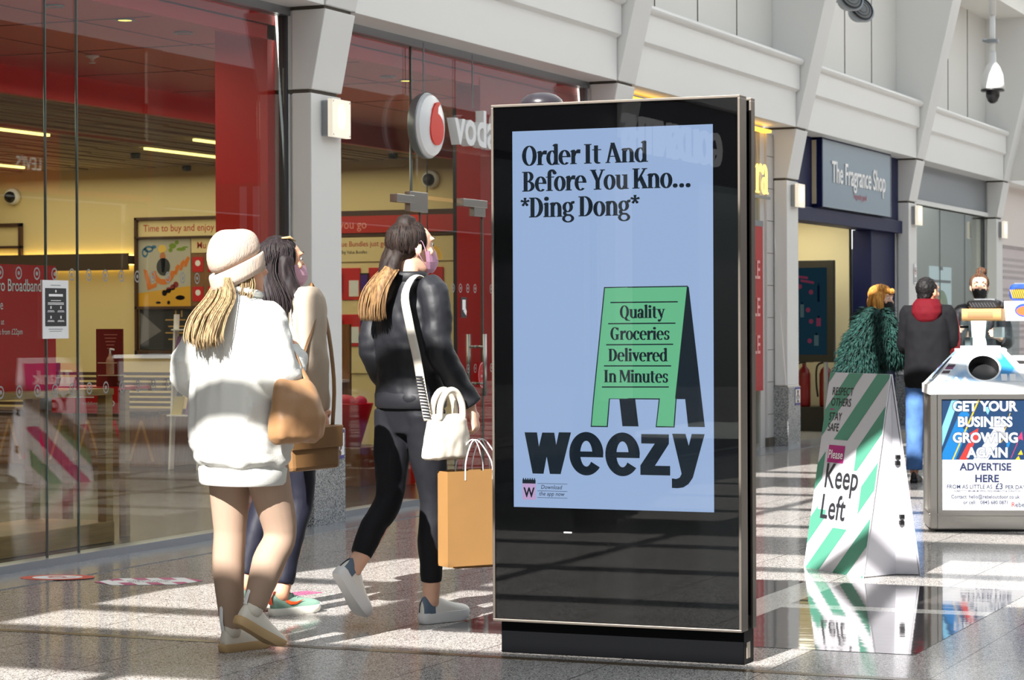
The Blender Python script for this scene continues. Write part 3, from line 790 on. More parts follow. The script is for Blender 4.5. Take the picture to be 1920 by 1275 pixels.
_l.new(_t.outputs['Object'], _x.inputs['Vector']); _l.new(_x.outputs['Fac'], _r.inputs[0]); _l.new(_r.outputs[0], _n['Principled BSDF'].inputs['Base Color']); _n['Principled BSDF'].inputs['Roughness'].default_value = .3
m_lid = mat('white_lid', (226, 228, 230), 0.35)
m_pn = mat('poster_navy', (7, 38, 69), 0.35); m_pb = mat('poster_blue', (0, 82, 134), 0.35); m_pl = mat('poster_light_blue', (88, 137, 163), 0.35)
m_pr = mat('poster_red', (153, 35, 30), 0.35); m_py = mat('poster_yellow', (166, 134, 24), 0.35); m_pw = mat('poster_white', (161, 163, 166), 0.35); m_pi = mat('poster_ink', (17, 28, 61), 0.4); m_pp = mat('poster_pink', (147, 31, 74), .4)

bt = thing('litter_bin', 'large steel litter bin with blue advertising posters and white hipped lid', 'litter bin', (15.40, 3.60, 0), math.radians(17.5))
# local frame: the front face looks along -x, its left end (seen from the front) is at y=0, right end at y=-.70
BW, BD = .70, .62
b = MB()
b.box(.02, BD-.02, -BW+.02, -.02, .015, .86); b.box(.03, BD-.03, -BW+.03, -.03, 0, .02, 1)
b.build('cabinet', [m_steel, m_black], bt)
for x in (0, BD-.05):
    for y in (-BW, -.05): p = MB(); p.box(x, x+.05, y, y+.05, .015, .90); p.build('corner_post', m_steel, bt, bevel=.008)
p = MB(); p.box(-.004, BD+.004, -BW+.045, -.045, .018, .115); p.box(.05, BD-.05, -BW-.004, .004, .018, .115); p.build('kick_plate', m_steel, bt, bevel=.004)
def advert(name, o, u, v, w=.555, h=.715):
    b = MB(); n = u.cross(v).normalized()
    q = lambda x, y, l=0: o+u*x*w+v*y*h+n*l
    PP = lambda pts, m, l=.001: b.poly([q(x, y, l) for x, y in pts], m)
    fr = .045
    for x0, x1, y0, y1 in ((-fr, 0, -fr, 1+fr), (1, 1+fr, -fr, 1+fr), (0, 1, -fr, 0), (0, 1, 1, 1+fr)): b.prism([q(*c) for c in ((x0, y0), (x1, y0), (x1, y1), (x0, y1))], n*.012, 8)
    PP(((0, 0), (1, 0), (1, .455), (0, .455)), 5); PP(((0, .455), (1, .455), (1, 1), (0, 1)), 0)
    PP(((0, .56), (.2, 1), (.12, 1), (0, .74)), 2, .0014); PP(((0, .455), (.06, .455), (.32, .86), (.26, .92), (.2, .86), (0, .5)), 1, .0014)
    PP(((.06, .455), (.16, .455), (.30, .72), (.22, .74)), 1, .0016)
    PP(((.12, .455), (.135, .455), (.44, 1), (.42, 1)), 4, .0018)
    PP(((.2, .455), (.29, .455), (.39, .63), (.41, .6), (.42, .74), (.32, .69), (.34, .66)), 3, .0018)
    PP(((.36, .455), (.53, .455), (.73, .70), (.74, .60), (.70, .85), (.54, .74), (.60, .73)), 5, .0018)
    for i in range(5): PP(((.64+.04*i, .50+.11*i), (.648+.04*i, .50+.11*i), (.67+.04*i, .545+.11*i), (.662+.04*i, .545+.11*i)), 4, .0018)
    PP(((.79, .47), (.797, .47), (.90, .66), (.893, .66)), 7, .0018); PP(((.87, .65), (.93, .63), (.92, .71)), 7, .0018)
    PP(((.84, .455), (.90, .455), (.88, .49)), 4, .0018); PP(((.87, .50), (.93, .5), (.91, .545)), 4, .0018)
    PP(((.48, .93), (.53, .86), (.57, .93)), 2, .0018); PP(((.74, .56), (.765, .56), (.79, .62), (.745, .61)), 1, .0018); PP(((.96, .48), (1, .5), (1, .56)), 2, .0018)
    def t(s, x, y, sz, m, bold=.012, al='c', sx=1.0):
        if sz > .08: b.text(s, q(x, y), u, v, sz, 0, al, bold+.035, sx, .0022)
        b.text(s, q(x, y), u, v, sz, m, al, bold, sx, .0026)
    t('GET YOUR', .5, .895, .088, 5, .036, sx=.95); t('BUSINESS', .5, .755, .088, 5, .036, sx=.95); t('GROWING', .5, .612, .088, 5, .036, sx=.95); t('AGAIN', .52, .478, .088, 5, .036, sx=.95)
    t('ADVERTISE', .5, .36, .066, 6, .03); t('HERE', .52, .255, .066, 6, .03)
    t('FROM AS LITTLE AS', .06, .195, .036, 6, .007, 'l', .93); t('£3', .615, .192, .052, 6, .02, 'l', .93); t('PER DAY*', .73, .192, .036, 6, .008, 'l', .93)
    t('SUBJECT TO MINIMUM SPEND REQUIREMENTS & DURATION', .52, .166, .0155, 6, .002)
    t('Contact: hello@rebeloutdoor.co.uk', .5, .107, .033, 6, .010, sx=.9); t('or cell:   0845 680 0871', .5, .056, .033, 6, .010, sx=.9)
    t('R', .80, .032, .042, 3, .006, 'l'); t('ebel', .842, .032, .042, 6, .004, 'l')
    return b.build(name, [m_pn, m_pb, m_pl, m_pr, m_py, m_pw, m_pi, m_pp, m_steel], bt)
advert('poster_panel', Vector((-.002, -.072, .14)), Vector((0, -1, 0)), Vector((0, 0, 1)))
advert('poster_panel', Vector((BD+.002, -BW+.072, .14)), Vector((0, 1, 0)), Vector((0, 0, 1)))
l = MB(); l.box(-.006, BD+.006, -BW-.006, .006, .885, .945)
zt = 1.165; i0, i1 = .17, .45
cb = [Vector((0, 0, .945)), Vector((0, -BW, .945)), Vector((BD, -BW, .945)), Vector((BD, 0, .945))]
ct = [Vector((i0, -.20, zt)), Vector((i0, -BW+.20, zt)), Vector((i1, -BW+.20, zt)), Vector((i1, -.20, zt))]
for i in range(4):
    a, c = cb[i], cb[(i+1) % 4]; d, e = ct[(i+1) % 4], ct[i]
    ctr = (a+c+d+e)/4; nr = (c-a).cross(e-a).normalized()
    u = (c-a).normalized(); v = nr.cross(u)
    Wd = (c-a).length; hgt = (e-a).dot(v); lt = (e-a).dot(u); rt = (d-a).dot(u)
    r = .098; hc = a + u*Wd/2 + v*hgt*.50
    n_, ring = annulus_face(l, [a, c, d, e], hc, r, 0)
    # printed sky over most of the face, white ring at the hole
    pm = lambda x, y: a + u*(x) + v*(hgt*y)
    inset = [pm(.09, .10), pm(Wd-.09, .10), pm(rt-.035, .97), pm(lt+.035, .97)]
    annulus_face(l, [p+nr*.0015 for p in inset], hc+nr*.0015, r+.012, 1)
    ring2 = [p - nr*.09 for p in ring]
    k = len(ring); l.add(ring+ring2, [(j, (j+1) % k, k+(j+1) % k, k+j) for j in range(k)], 2); l.poly(ring2, 2)
    for x in (.17, .225):
        l.disc(a+u*x+v*hgt*.2+nr*.002, u, v, .011, 0, 14); l.poly([a+u*(x+dx)+v*(hgt*.10+dy)+nr*.002 for dx, dy in ((-.025, 0), (.025, 0), (.016, .02), (-.016, .02))], 0)
        l.poly([a+u*(Wd-x+dx)+v*(hgt*.12+dy)+nr*.002 for dx, dy in ((-.018, 0), (.018, 0), (.02, .055), (-.02, .055))], 0)
    for yy, mm in ((.34, 3), (.46, 4), (.52, 3)):
        x0 = lt*yy+.008
        l.poly([a+u*(x0+dx)+v*(hgt*yy+dy)+nr*.002 for dx, dy in ((0, 0), (.05, 0), (.062, .022), (.014, .022))], mm)
l.box(i0-.008, i1+.008, -BW+.195, -.195, zt-.004, zt+.012, 0); l.box(i0+.03, i1-.03, -BW+.23, -.23, zt+.01, zt+.03, 0)
l.build('hipped_lid', [m_lid, m_sky, m_black, mat('label_dark', (70, 48, 60), .5), mat('label_plum', (120, 50, 96), .5)], bt)
lb = MB(); lb.box(.012, .04, .0002, .0025, .03, .10); lb.build('service_label', m_paper, bt)

# ------------------------------------------------------------------ wall lamps on the pillars
m_ribs = mat('ribbed_steel', (168, 170, 174), 0.3, metal=0.8); m_diff = bpy.data.materials.new('frosted_lamp'); m_diff.use_nodes = True
_b = m_diff.node_tree.nodes['Principled BSDF']; _b.inputs['Base Color'].default_value = srgb(236, 232, 220); _b.inputs['Emission Color'].default_value = srgb(255, 240, 214); _b.inputs['Emission Strength'].default_value = .5; _b.inputs['Roughness'].default_value = .3
def wall_lamp(label, cx):
    t = thing('wall_lamp', label, 'lamp', (cx+.06, 7.52, 2.62), 0, 'wall lamps on the pillars')
    b = MB(); b.box(-.13, .13, -.045, 0, 0, .24)
    for i in range(5): b.box(-.134, -.13, -.042+i*.009, -.037+i*.009, .01, .23); b.box(.13, .134, -.042+i*.009, -.037+i*.009, .01, .23)
    b.build('housing', m_ribs, t)
    d = MB(); d.box(-.135, .135, -.085, -.05, -.005, .25)
    for x in (-.12, .12):
        for z in (.01, .235): d.disc((x, -.0865, z), X, Z, .007, 1, 12)
    d.build('diffuser', [m_diff, m_ribs], t)
    g = MB(); g.ell((.0, -.086, .135), (.055, .006, .085), 20, 10); g.build('bulb', emis('bulb_glow', (255, 236, 196), 6.0), t, smooth=True)
    return t
wall_lamp('square frosted wall lamp on the white pillar between the two phone shop windows', PC[5])
lampy = [o for o in bpy.data.objects if o.name == 'wall_lamp'][0]
for i, lab in ((6, 'wall lamp on the white pillar hidden by the totem'), (7, 'lit wall lamp on the pillar left of the perfume shop sign'), (8, 'lit wall lamp on the pillar right of the perfume shop sign'), (9, 'lit wall lamp on the pillar beside the roller shutter')):
    if i == 6: continue
    dup(lampy, (PC[i]+.06, 7.52, 2.62), 0, lab)
# small plaques on the granite pillar bases
m_bear = mat('bear_brown', (122, 82, 56), .6); m_purple = mat('plaque_purple', (72, 62, 140), .5)
def plaque(cx, label):
    b = MB(); x0, x1, y, z0, z1 = cx+.015, cx+.205, 7.503, .44, .635
    b.box(x0, x1, y-.004, y, z0, z1, 1); b.quad((x0+.004, y-.0045, z0+.022), (x1-.004, y-.0045, z0+.022), (x1-.004, y-.0045, z1-.022), (x0+.004, y-.0045, z1-.022), 0)
    mx = (x0+x1)/2; e = lambda xx, zz, rx, rz, m=2, l=.005: b.disc((xx, y-l, zz), X, Z, rx, m, 20, rz)
    e(mx, z0+.075, .042, .042); e(mx, z0+.135, .034, .027); e(mx-.03, z0+.158, .012, .011); e(mx+.03, z0+.158, .012, .011)
    e(mx-.03, z0+.036, .018, .016); e(mx+.03, z0+.036, .018, .016); e(mx-.045, z0+.085, .012, .026); e(mx+.045, z0+.085, .012, .026)
    e(mx, z0+.073, .026, .026, 0, .0056); e(mx, z0+.072, .008, .012, 3, .006); e(mx, z0+.128, .014, .010, 4, .0056)
    return tag(b.build('wall_plaque', [m_paper, m_purple, m_bear, m_ink, mat('bear_tan', (196, 150, 110), .6)]), label, 'plaque', 'bear plaques on the pillar bases')
plaque(PC[5], 'small brown bear plaque on the granite base behind the walking women')
plaque(PC[7], 'small bear plaque on the granite base left of the striped sign')

# ------------------------------------------------------------------ shop signs
m_sw = mat('sign_white', (232, 234, 236), 0.3, coat=.3); m_ss = mat('sign_side', (150, 160, 162), 0.35, metal=.5); m_sred = mat('sign_red', (222, 44, 22), 0.3)
t = thing('shop_sign', 'round white phone shop emblem with red speech mark and white letters', 'shop sign', (16.36, 7.62, 2.83))
b = MB(); Mx = Matrix.Rotation(PI/2, 4, 'X')
b.lathe([(.225, -.05), (.245, -.02), (.245, .02), (.235, .025)], 48, 1, Mx); b.lathe([(.23, -.04), (.238, .028), (.225, .05), (.17, .072), (.08, .083), (0, .085)], 48, 0, Mx)
b.build('roundel', [m_sw, m_ss], t, auto=35)
b = MB()
q = [(-.115+.0, .0)]
prof = []
for k_ in range(40):
    a = math.radians(60 - 320*k_/39); prof.append((.012+.118*math.cos(a), -.035+.128*math.sin(a)))
drop = [(.045, .10), (.055, .155), (.10, .185), (.055, .195), (.0, .175), (-.05, .12), (-.085, .06)] 
pts = [(.02, .09), (.028, .135), (.07, .17), (.04, .176), (-.01, .165), (-.06, .12), (-.095, .05), (-.108, -.02)]
for k_ in range(1, 24):
    a = math.radians(180 + 250*k_/23); pts.append((.008+.116*math.cos(a), -.03+.118*math.sin(a)))
bm_ = [Vector((x, -.089, z)) for x, z in pts]
b.prism(bm_, Vector((0, .03, 0)), 0); b.build('speech_mark', m_sred, t)
b = MB(); b.text('vodafone', (.30, -.03, -.105), X, Z, .40, 0, 'l', .018, 1.0, 0, .07)
b.build('lettering', [m_sw], t)
for x in (0, .9): b = MB(); b.tube([(x, .02, .2), (x, .02, .62)], .006, 8); b.build('hanger', m_frame, t)

t = thing('shop_sign', 'grey-blue perfume shop sign box with white lettering over a navy doorway', 'shop sign', (28.6, 7.6, 2.68))
b = MB(); b.box(-1.62, 1.55, -.05, .06, 0, .78); b.build('light_box', mat('sign_greyblue', (132, 150, 164), 0.18, coat=.4), t, bevel=.004)
b = MB(); b.box(-1.66, -1.62, -.055, .06, -.01, .79, 0); b.box(1.55, 1.57, -.055, .06, 0, .78, 1); b.box(-1.66, 1.57, -.05, .06, .78, .80, 0); b.build('edge_trim', [m_navy, m_frame], t)
b = MB(); b.text('The Fragrance Shop', (0, -.053, .30), X, Z, .36, 0, 'c', .006, .86, 0, .01); b.build('lettering', [m_whtx], t)
b = MB(); b.text('fragrantly good', (.05, -.053, .15), X, Z, .10, 0, 'c', .004, 1); b.build('tagline', mat('tag_red', (170, 40, 72), .5), t)
b = MB(); b.box(-1.70, -1.66, .0, .055, .02, .77); b.quad((-1.7015, .055, .03), (-1.7015, 0, .03), (-1.7015, 0, .76), (-1.7015, .055, .76), 1); b.build('end_panel', [m_navy, mat('end_cream', (206, 190, 160), .4)], t)

b = MB(); b.text('GOLDSMITHS', (-3.1, 7.40, 2.88), X, Z, .46, 0, 'c', .012, 1.0, 0, .04)
tag(b.build('shop_sign', [emis('letter_glow_soft', (236, 236, 236), 1.3)]), 'white jeweller sign seen mirrored in the totem glass', 'shop sign')  # glow added to the letters so their mirror image reads
b = MB(); b.box(-12.9, 9.2, 7.5, 7.54, 2.72, 3.46); struct(b.build('trim_51', mat('charcoal_fascia', (40, 38, 40), .4)))
t = thing('shop_sign', 'glowing gold script letter beside the right edge of the totem', 'shop sign', (24.62, 7.62, 2.68))
b = MB(); serif(b, 'ra', Vector((-.0, 0, .05)), X, Z, .42, 0, 0, 1.0); b.build('lettering', emis('gold_glow', (255, 214, 110), 2.6), t)
b = MB(); b.box(.0, .6, .02, .035, .0, .03); b.build('mount', m_frame, t)
b = MB(); b.box(24.4, 25.0, 7.66, 7.665, .62, 2.38); b.box(24.4, 25.0, 7.655, 7.667, 2.38, 2.44, 1)
for zz in (1.02, 1.42, 1.82): b.text('SALE', (24.62, 7.654, zz), X, Z, .28, 2, 'c', .01, .9)
tag(b.build('sale_poster', [mat('sale_red', (178, 26, 28), .4), m_frame, mat('sale_pink', (236, 170, 168), .5)]), 'red sale poster beside the right edge of the totem', 'poster')

# no-smoking notices
def nosmoke(o, u, v, w, h, label):
    b = MB(); n = u.cross(v); o = Vector(o)
    q = lambda x, y, l=.0: o+u*x+v*y+n*l
    b.prism([q(0, 0), q(w, 0), q(w, h), q(0, h)], n*.003, 0)
    b.disc(q(w/2, h*.64, .004), u, v, w*.36, 1, 24, None, .78)
    b.poly([q(w/2+a, h*.64+c, .0045) for a, c in ((-.03, .022), (-.024, .028), (.03, -.022), (.024, -.028))], 1)
    b.poly([q(w*.28, h*.62, .004), q(w*.72, h*.62, .004), q(w*.72, h*.67, .004), q(w*.28, h*.67, .004)], 2)
    for yy in (.26, .18, .10): b.poly([q(w*.12, h*yy, .004), q(w*.88, h*yy, .004), q(w*.88, h*(yy+.04), .004), q(w*.12, h*(yy+.04), .004)], 2)
    return tag(b.build('no_smoking_notice', [m_paper, mat('notice_red', (178, 60, 80), .5), m_ink]), label, 'notice')
nosmoke((29.615, 8.30, 1.49), Vector((0, -1, 0)), Z, .15, .23, 'no smoking notice on the cream wall inside the perfume shop porch')
nosmoke((PC[8]+.03, 7.512, 1.85), X, Z, .13, .26, 'narrow no smoking notice on the pillar right of the navy doorway')

# digital screen in the perfume shop porch
t = thing('digital_poster', 'black framed teal digital poster in the perfume shop porch', 'screen', (28.9, 8.32, .86), math.radians(-8))
b = MB(); b.box(-.03, .03, -.40, .40, 0, 1.25); b.build('casing', m_black, t, bevel=.006)
b = MB(); b.quad((-.032, .28, .09), (-.032, -.31, .09), (-.032, -.31, 1.16), (-.032, .28, 1.16), 0)
q = lambda y, z, l=.0335: Vector((-l, y, z))
for y, z, w, h, m in ((.14, .78, .06, .14, 1), (-.2, .74, .03, .2, 1), (.02, .55, .05, .16, 2), (.12, .3, .05, .16, 2), (-.2, .44, .06, .1, 3), (-.17, .2, .06, .13, 2)):
    b.poly([q(y+w/2, z), q(y-w/2, z), q(y-w/2, z+h), q(y+w/2, z+h)], m); b.poly([q(y+w/5, z+h), q(y-w/5, z+h), q(y-w/5, z+h+.03), q(y+w/5, z+h+.03)], 1)
for y, z in ((.05, .93), (-.1, .86), (-.06, .64), (.2, .46), (-.1, .5), (-.08, .26)): b.disc(q(y, z), Vector((0, -1, 0)), Z, .03, 3, 16)
b.poly([q(.09, 1.04), q(-.06, 1.02), q(-.06, 1.05), q(.09, 1.07)], 3); b.poly([q(.04, .99), q(-.14, .96), q(-.14, .99), q(.04, 1.02)], 3)
b.build('display', [emis('porch_teal', (30, 62, 78), .38), emis('porch_dark', (16, 26, 44), .38), emis('porch_grey', (86, 108, 112), .38), emis('porch_pink', (140, 62, 88), .38)], t)
for y in (-.3, .26): b = MB(); b.box(-.02, .02, y, y+.04, -.86, 0); b.build('leg', m_frame, t)
# fire extinguishers under the digital poster
m_ext = mat('extinguisher_red', (120, 18, 18), .3)
def extinguisher(loc, label):
    t = thing('fire_extinguisher', label, 'fire extinguisher', loc, 0, 'fire extinguishers in the porch')
    b = MB(); b.lathe([(.07, 0), (.078, .02), (.078, .40), (.06, .46), (.025, .5), (.025, .54)], 20); b.build('cylinder', m_ext, t, smooth=True)
    b = MB(); b.box(-.02, .02, -.02, .02, .53, .57); b.box(-.01, .01, -.14, .02, .57, .585); b.box(-.01, .01, -.12, .02, .55, .56); b.build('valve', m_black, t)
    b = MB(); b.tube([(0, .03, .55), (0, .11, .5), (0, .12, .3), (0, .1, .12)], .012, 8, sub=3); b.build('hose', m_black, t, smooth=True)
    return t
e0 = extinguisher((29.15, 8.40, .30), 'left red fire extinguisher under the porch screen')
dup(e0, (29.2, 8.14, .30), 0, 'right red fire extinguisher under the porch screen')
b = MB(); b.box(28.98, 29.5, 7.98, 8.6, 0, .30); tag(b.build('extinguisher_stand', m_black), 'low black stand under the fire extinguishers in the porch', 'stand')

# ------------------------------------------------------------------ floor stickers
t = thing('floor_sticker', 'round red and white no entry floor sticker before the phone shop window', 'floor sticker', (11.0, 7.31, .0042))
b = MB(); b.disc((0, 0, .001), X, Y, .2, 0, 40, .135); b.disc((0, 0, .0016), X, Y, .135, 1, 32, .09)
for a, c in ((-.06, .02), (.03, -.03)): b.poly([(a, c, .002), (a+.07, c+.025, .002), (a+.07, c+.045, .002), (a, c+.02, .002)], 0)
b.disc((0.0, 0, .002), X, Y, .05, 0, 20, .035, .6)
b.build('disc_print', [mat('sticker_red', (204, 62, 52), .5), m_paper], t)
t.rotation_euler = (0, 0, math.radians(-68)); t.location = (10.97, 7.30, .0042)
t = thing('floor_sticker', 'long hexagonal pink and white striped floor sticker behind the woman in the beanie', 'floor sticker', (11.0, 6.75, .0004), math.radians(-63))
b = MB(); hx = [(-.29, 0), (-.17, .17), (.17, .17), (.29, 0), (.17, -.17), (-.17, -.17)]
b.poly([(x, y, .001) for x, y in hx], 0)
for k_ in range(-4, 5):
    p = [(k_*.14-.06, -.3), (k_*.14+.01, -.3), (k_*.14+.01-.24, .3), (k_*.14-.06-.24, .3)]
    for i in range(6):
        (ax, ay), (cx, cy) = hx[i], hx[(i+1) % 6]
        nx, ny = -(cy-ay), (cx-ax); c = nx*ax+ny*ay
        p = clip(p, nx, ny, c) if p else p
    if p and len(p) > 2: b.poly([(x, y, .0014) for x, y in p], 1)
b.poly([(-.19, -.055, .0018), (.19, -.055, .0018), (.19, .055, .0018), (-.19, .055, .0018)], 0)
b.text('KEEP YOUR', (0, .01, 0), X, Y, .045, 2, 'c', .004, 1, .0022); b.text('DISTANCE', (0, -.04, 0), X, Y, .045, 2, 'c', .004, 1, .0022)
b.build('hexagon_print', [m_paper, mat('sticker_pink', (178, 52, 116), .5), m_ink], t)
t2 = thing('floor_sticker', 'thin pink line sticker on the sunlit floor by the green shoes', 'floor sticker', (10.75, 5.75, .0004), math.radians(-20))
b = MB()
for i in range(3): b.box(-.14, .14, -.06+i*.045, -.04+i*.045, .0, .0012)
b.build('line_print', MATS['sticker_pink'], t2)

# ------------------------------------------------------------------ ceiling camera and loudspeakers
t = thing('surveillance_camera', 'white dome surveillance camera hanging on a long white pole', 'camera', (29.83, 6.18, 4.13))
b = MB(); b.tube([(0, 0, 1.0), (0, 0, 3.97)], .045, 20); b.tube([(0, 0, .4), (0, 0, 1.0)], .034, 20); b.build('pole', m_white, t, smooth=True)
b = MB(); b.tube([(-.0, 0, .66), (0, 0, .70)], .075, 20); b.tube([(0, .05, .68), (0, .12, .70)], .02, 8); b.build('collar', m_frame, t)
b = MB(); b.lathe([(.04, .55), (.045, .42), (.09, .36), (.13, .26), (.142, .14), (.142, .09), (.1, .08)], 32); b.build('hood', m_white, t, smooth=True)
b = MB(); b.lathe([(.142, .085), (.146, .075), (.142, .06), (.085, .06), (.082, .0), (.06, -.06), (.03, -.085), (0, -.09)], 32); b.build('dome', m_black, t, smooth=True)
t = thing('loudspeaker', 'pair of round grey loudspeakers on the upper wall above the perfume shop', 'loudspeaker', (26.85, 7.20, 4.92))
for i, (x, z) in enumerate(((-.12, .1), (.16, .0))):
    b = MB(); R = Matrix.Rotation(math.radians(60), 4, 'X') @ Matrix.Rotation(math.radians(-35), 4, 'Y')
    Mt = Matrix.Translation((x, -.05-.05*i, z)) @ R
    b.lathe([(.1, -.12), (.16, -.02), (.17, 0), (.165, .02), (.15, .015)], 28, 0, Mt); b.lathe([(.15, .015), (.1, .03), (0, .035)], 28, 1, Mt)
    for r in (.05, .09, .13): b.lathe([(r, .02), (r+.008, .036), (r+.016, .02)], 28, 2, Mt)
    b.build('horn', [m_frame, mat('grille_grey', (120, 122, 122), .5), m_dkframe], t, auto=40)
b = MB(); b.tube([(0, .46, .1), (0, .0, .1)], .03, 10); b.box(-.16, .16, -.03, .03, .07, .13); b.build('bracket', m_frame, t)
# ------------------------------------------------------------------ inside the phone shop
S_ = Vector((0, -1, 0))            # reading direction of things that face the camera side (-x)
def card(b, x, y0, y1, z0, z1, m, d=.004):     # a rectangle facing -x, y0 > y1
    b.box(x-d, x, y1, y0, z0, z1, m)
m_tr = mat('text_red', (186, 40, 36), .5); m_crm = mat('board_cream', (236, 214, 160), .6); m_dkw = mat('dark_wood', (74, 44, 26), .5, var=.2, vscale=4)
# soffit downlights, sprinkler and ceiling light strips
def downlight(x, y, lit, label, n=[0]):
    t = thing('downlight', label, 'ceiling light', (x, y, 3.345), 0, 'downlights in the red shop ceiling')
    b = MB(); b.lathe([(.045, .0), (.055, -.006), (.062, -.006), (.066, 0), (.066, .003)], 24); b.build('trim_ring', m_frame, t, smooth=True)
    b = MB(); b.disc((0, 0, -.003), X, -Y, .045, 0, 20); b.build('lens', emis('lamp_warm', (255, 196, 90), 4) if lit else emis('lamp_dim', (120, 60, 50), .8), t)
downlight(13.56, 8.48, 1, 'lit amber downlight in the red ceiling, upper left')
downlight(12.78, 8.51, 0, 'dark downlight at the top edge, left of the lit amber one')
downlight(14.32, 8.49, 0, 'dark downlight in the red ceiling, right of the lit amber one')
downlight(17.57, 8.52, 0, 'dark downlight in the red ceiling, left of the glass joint')
downlight(17.91, 8.52, 1, 'lit downlight in the red ceiling above the white emblem')
downlight(19.68, 8.52, 1, 'lit downlight in the red ceiling, just above the totem dome')
b = MB(); b.lathe([(.05, 0), (.052, -.01), (.03, -.02), (.012, -.03), (.01, -.05), (.025, -.055), (.025, -.06), (0, -.062)], 20)
o = b.build('sprinkler', m_whtx, None, smooth=True); o.location = (15.25, 9.82, 3.348); tag(o, 'white sprinkler head on the red ceiling left of the pillar', 'sprinkler')
for i, (x0, x1, y, z) in enumerate(((17.6, 19.5, 13.05, 3.165), (21.4, 23.0, 13.15, 3.165), (19.0, 23.4, 16.0, 3.165), (16.0, 17.8, 16.2, 3.165), (20.6, 21.2, 12.1, 3.165))):
    b = MB(); b.box(x0, x1, y-.018, y+.018, z-.015, z+.01)
    tag(b.build('ceiling_light_strip', emis('strip_glow', (255, 226, 130), 3.2)), 'long thin glowing light strip in the slatted shop ceiling', 'ceiling light', 'light strips in the slatted ceiling')
def spot(x, y, lab):
    t = thing('spotlight', lab, 'ceiling light', (x, y, 3.165), 0, 'small spotlights in the slatted ceiling')
    b = MB(); b.lathe([(.05, 0), (.055, -.02), (.05, -.06), (.04, -.06)], 16); b.build('can', m_dkframe, t, smooth=True)
    b = MB(); b.disc((0, 0, -.055), X, -Y, .04, 0, 16); b.build('lens', emis('lamp_spot', (255, 190, 80), 7), t)
for x, y in ((21.94, 13.6), (24.0, 14.2), (22.4, 11.9), (23.2, 11.2)): spot(x, y, 'small amber spotlight in the slatted shop ceiling')
# wall cameras
def domecam(loc, label):
    t = thing('surveillance_camera', label, 'camera', loc)
    b = MB(); b.lathe([(.10, -.02), (.10, .03), (.085, .05), (.07, .05)], 24, M=Matrix.Rotation(-PI/2, 4, 'Y')); b.build('base', m_whtx, t, smooth=True)
    b = MB(); b.ell((-.06, 0, -.01), (.068, .068, .068), 20, 12); b.build('dome', m_black, t, smooth=True)
domecam((24.27, 16.75, 2.89), 'black dome camera on the cream shop wall at the left edge')
domecam((24.27, 11.25, 2.95), 'black dome camera on the cream shop wall under the white emblem')
# framed boards on the long cream wall
t = thing('poster_board', 'wood framed poster board headed Time to buy and enjoy', 'poster board', (24.29, 14.1, 0))
b = MB()
y0, y1, z0, z1 = .94, -.9, 1.0, 2.6
for a, c, d, e in ((y0, y1, z1-.03, z1), (y0, y1, z0, z0+.05), (y0, y0-.03, z0, z1), (y1+.03, y1, z0, z1), (y0, y1, 2.355, 2.375), (y0, y1, 1.535, 1.565)): card(b, -.02, a, c, d, e, 0, .05)
b.build('frame', m_dkw, t)
b = MB(); card(b, -.02, .92, -.88, 2.375, 2.575, 0); b.text('Time to buy and enjoy', (-.0255, .84, 2.435), S_, Z, .115, 1, 'l', .006, .9); b.build('header', [m_crm, m_tr], t)
b = MB(); card(b, -.02, .91, .21, 1.56, 2.36, 0); x = -.026
q = lambda y, z: (x, .91-y*.7, 1.56+z*.8)
b.poly([q(0, 0), q(1, 0), q(1, .3), q(0, .2)], 5)
def blob(cy, cz, r1, r2, m, n=18): b.poly([q(cy+r1*math.cos(2*PI*k_/n), cz+r2*math.sin(2*PI*k_/n)) for k_ in range(n)], m)
for p in arc(.2, .84, .09, .05, .03, .03): b.poly([q(*c) for c in p], 1)
for p in arc(.13, .79, .06, .07, .025, .03): b.poly([q(*c) for c in p], 1)
blob(.3, .87, .05, .025, 1); blob(.66, .88, .07, .04, 2); blob(.82, .83, .09, .025, 2); blob(.74, .93, .04, .03, 2); blob(.62, .82, .04, .03, 2); blob(.9, .86, .06, .012, 2)
blob(.46, .84, .08, .06, 6); blob(.47, .73, .055, .06, 7); blob(.48, .58, .13, .13, 8); b.poly([q(.43, .68), q(.52, .68), q(.5, .5), q(.45, .5)], 7)
b.poly([q(*c) for c in ((.1, .55), (.17, .53), (.25, .32), (.36, .36), (.35, .29), (.18, .24))], 3)
for p in arc(.48, .52, .22, .20, .08, .08, 180, 360): b.poly([q(*c) for c in p], 3)
for k_, (cy, cz) in enumerate(((.74, .54), (.84, .60), (.93, .65))): b.poly([q(cy-.05, cz-.07), q(cy-.01, cz-.08), q(cy+.06, cz+.05), q(cy+.02, cz+.08), q(cy-.03, cz+.03)], 3)
for cy, cz in ((.5, .2), (.58, .24), (.66, .28), (.72, .32)): blob(cy, cz, .05, .045, 4)
blob(.8, .13, .09, .035, 4); blob(.38, .06, .05, .02, 9); blob(.58, .06, .03, .03, 9)
b.build('artwork', [mat('art_grey', (190, 184, 168), .5), mat('art_blue', (40, 110, 150), .5), mat('art_green', (120, 150, 40), .5), mat('art_orange', (222, 120, 28), .5), mat('art_maroon', (140, 30, 28), .5), mat('art_gold', (224, 168, 40), .5), mat('art_yellow', (240, 200, 90), .5), mat('art_face', (196, 120, 70), .5), mat('art_coat', (50, 52, 54), .5), mat('art_dark', (60, 40, 36), .5)], t)
b = MB(); card(b, -.02, .2, -.86, 2.18, 2.35, 0); b.text('Mu', (-.0255, .12, 2.23), S_, Z, .11, 1, 'l', .006, .9); card(b, -.02, .2, -.86, 1.57, 2.17, 2); b.build('side_panel', [m_crm, m_tr, m_wood2], t)
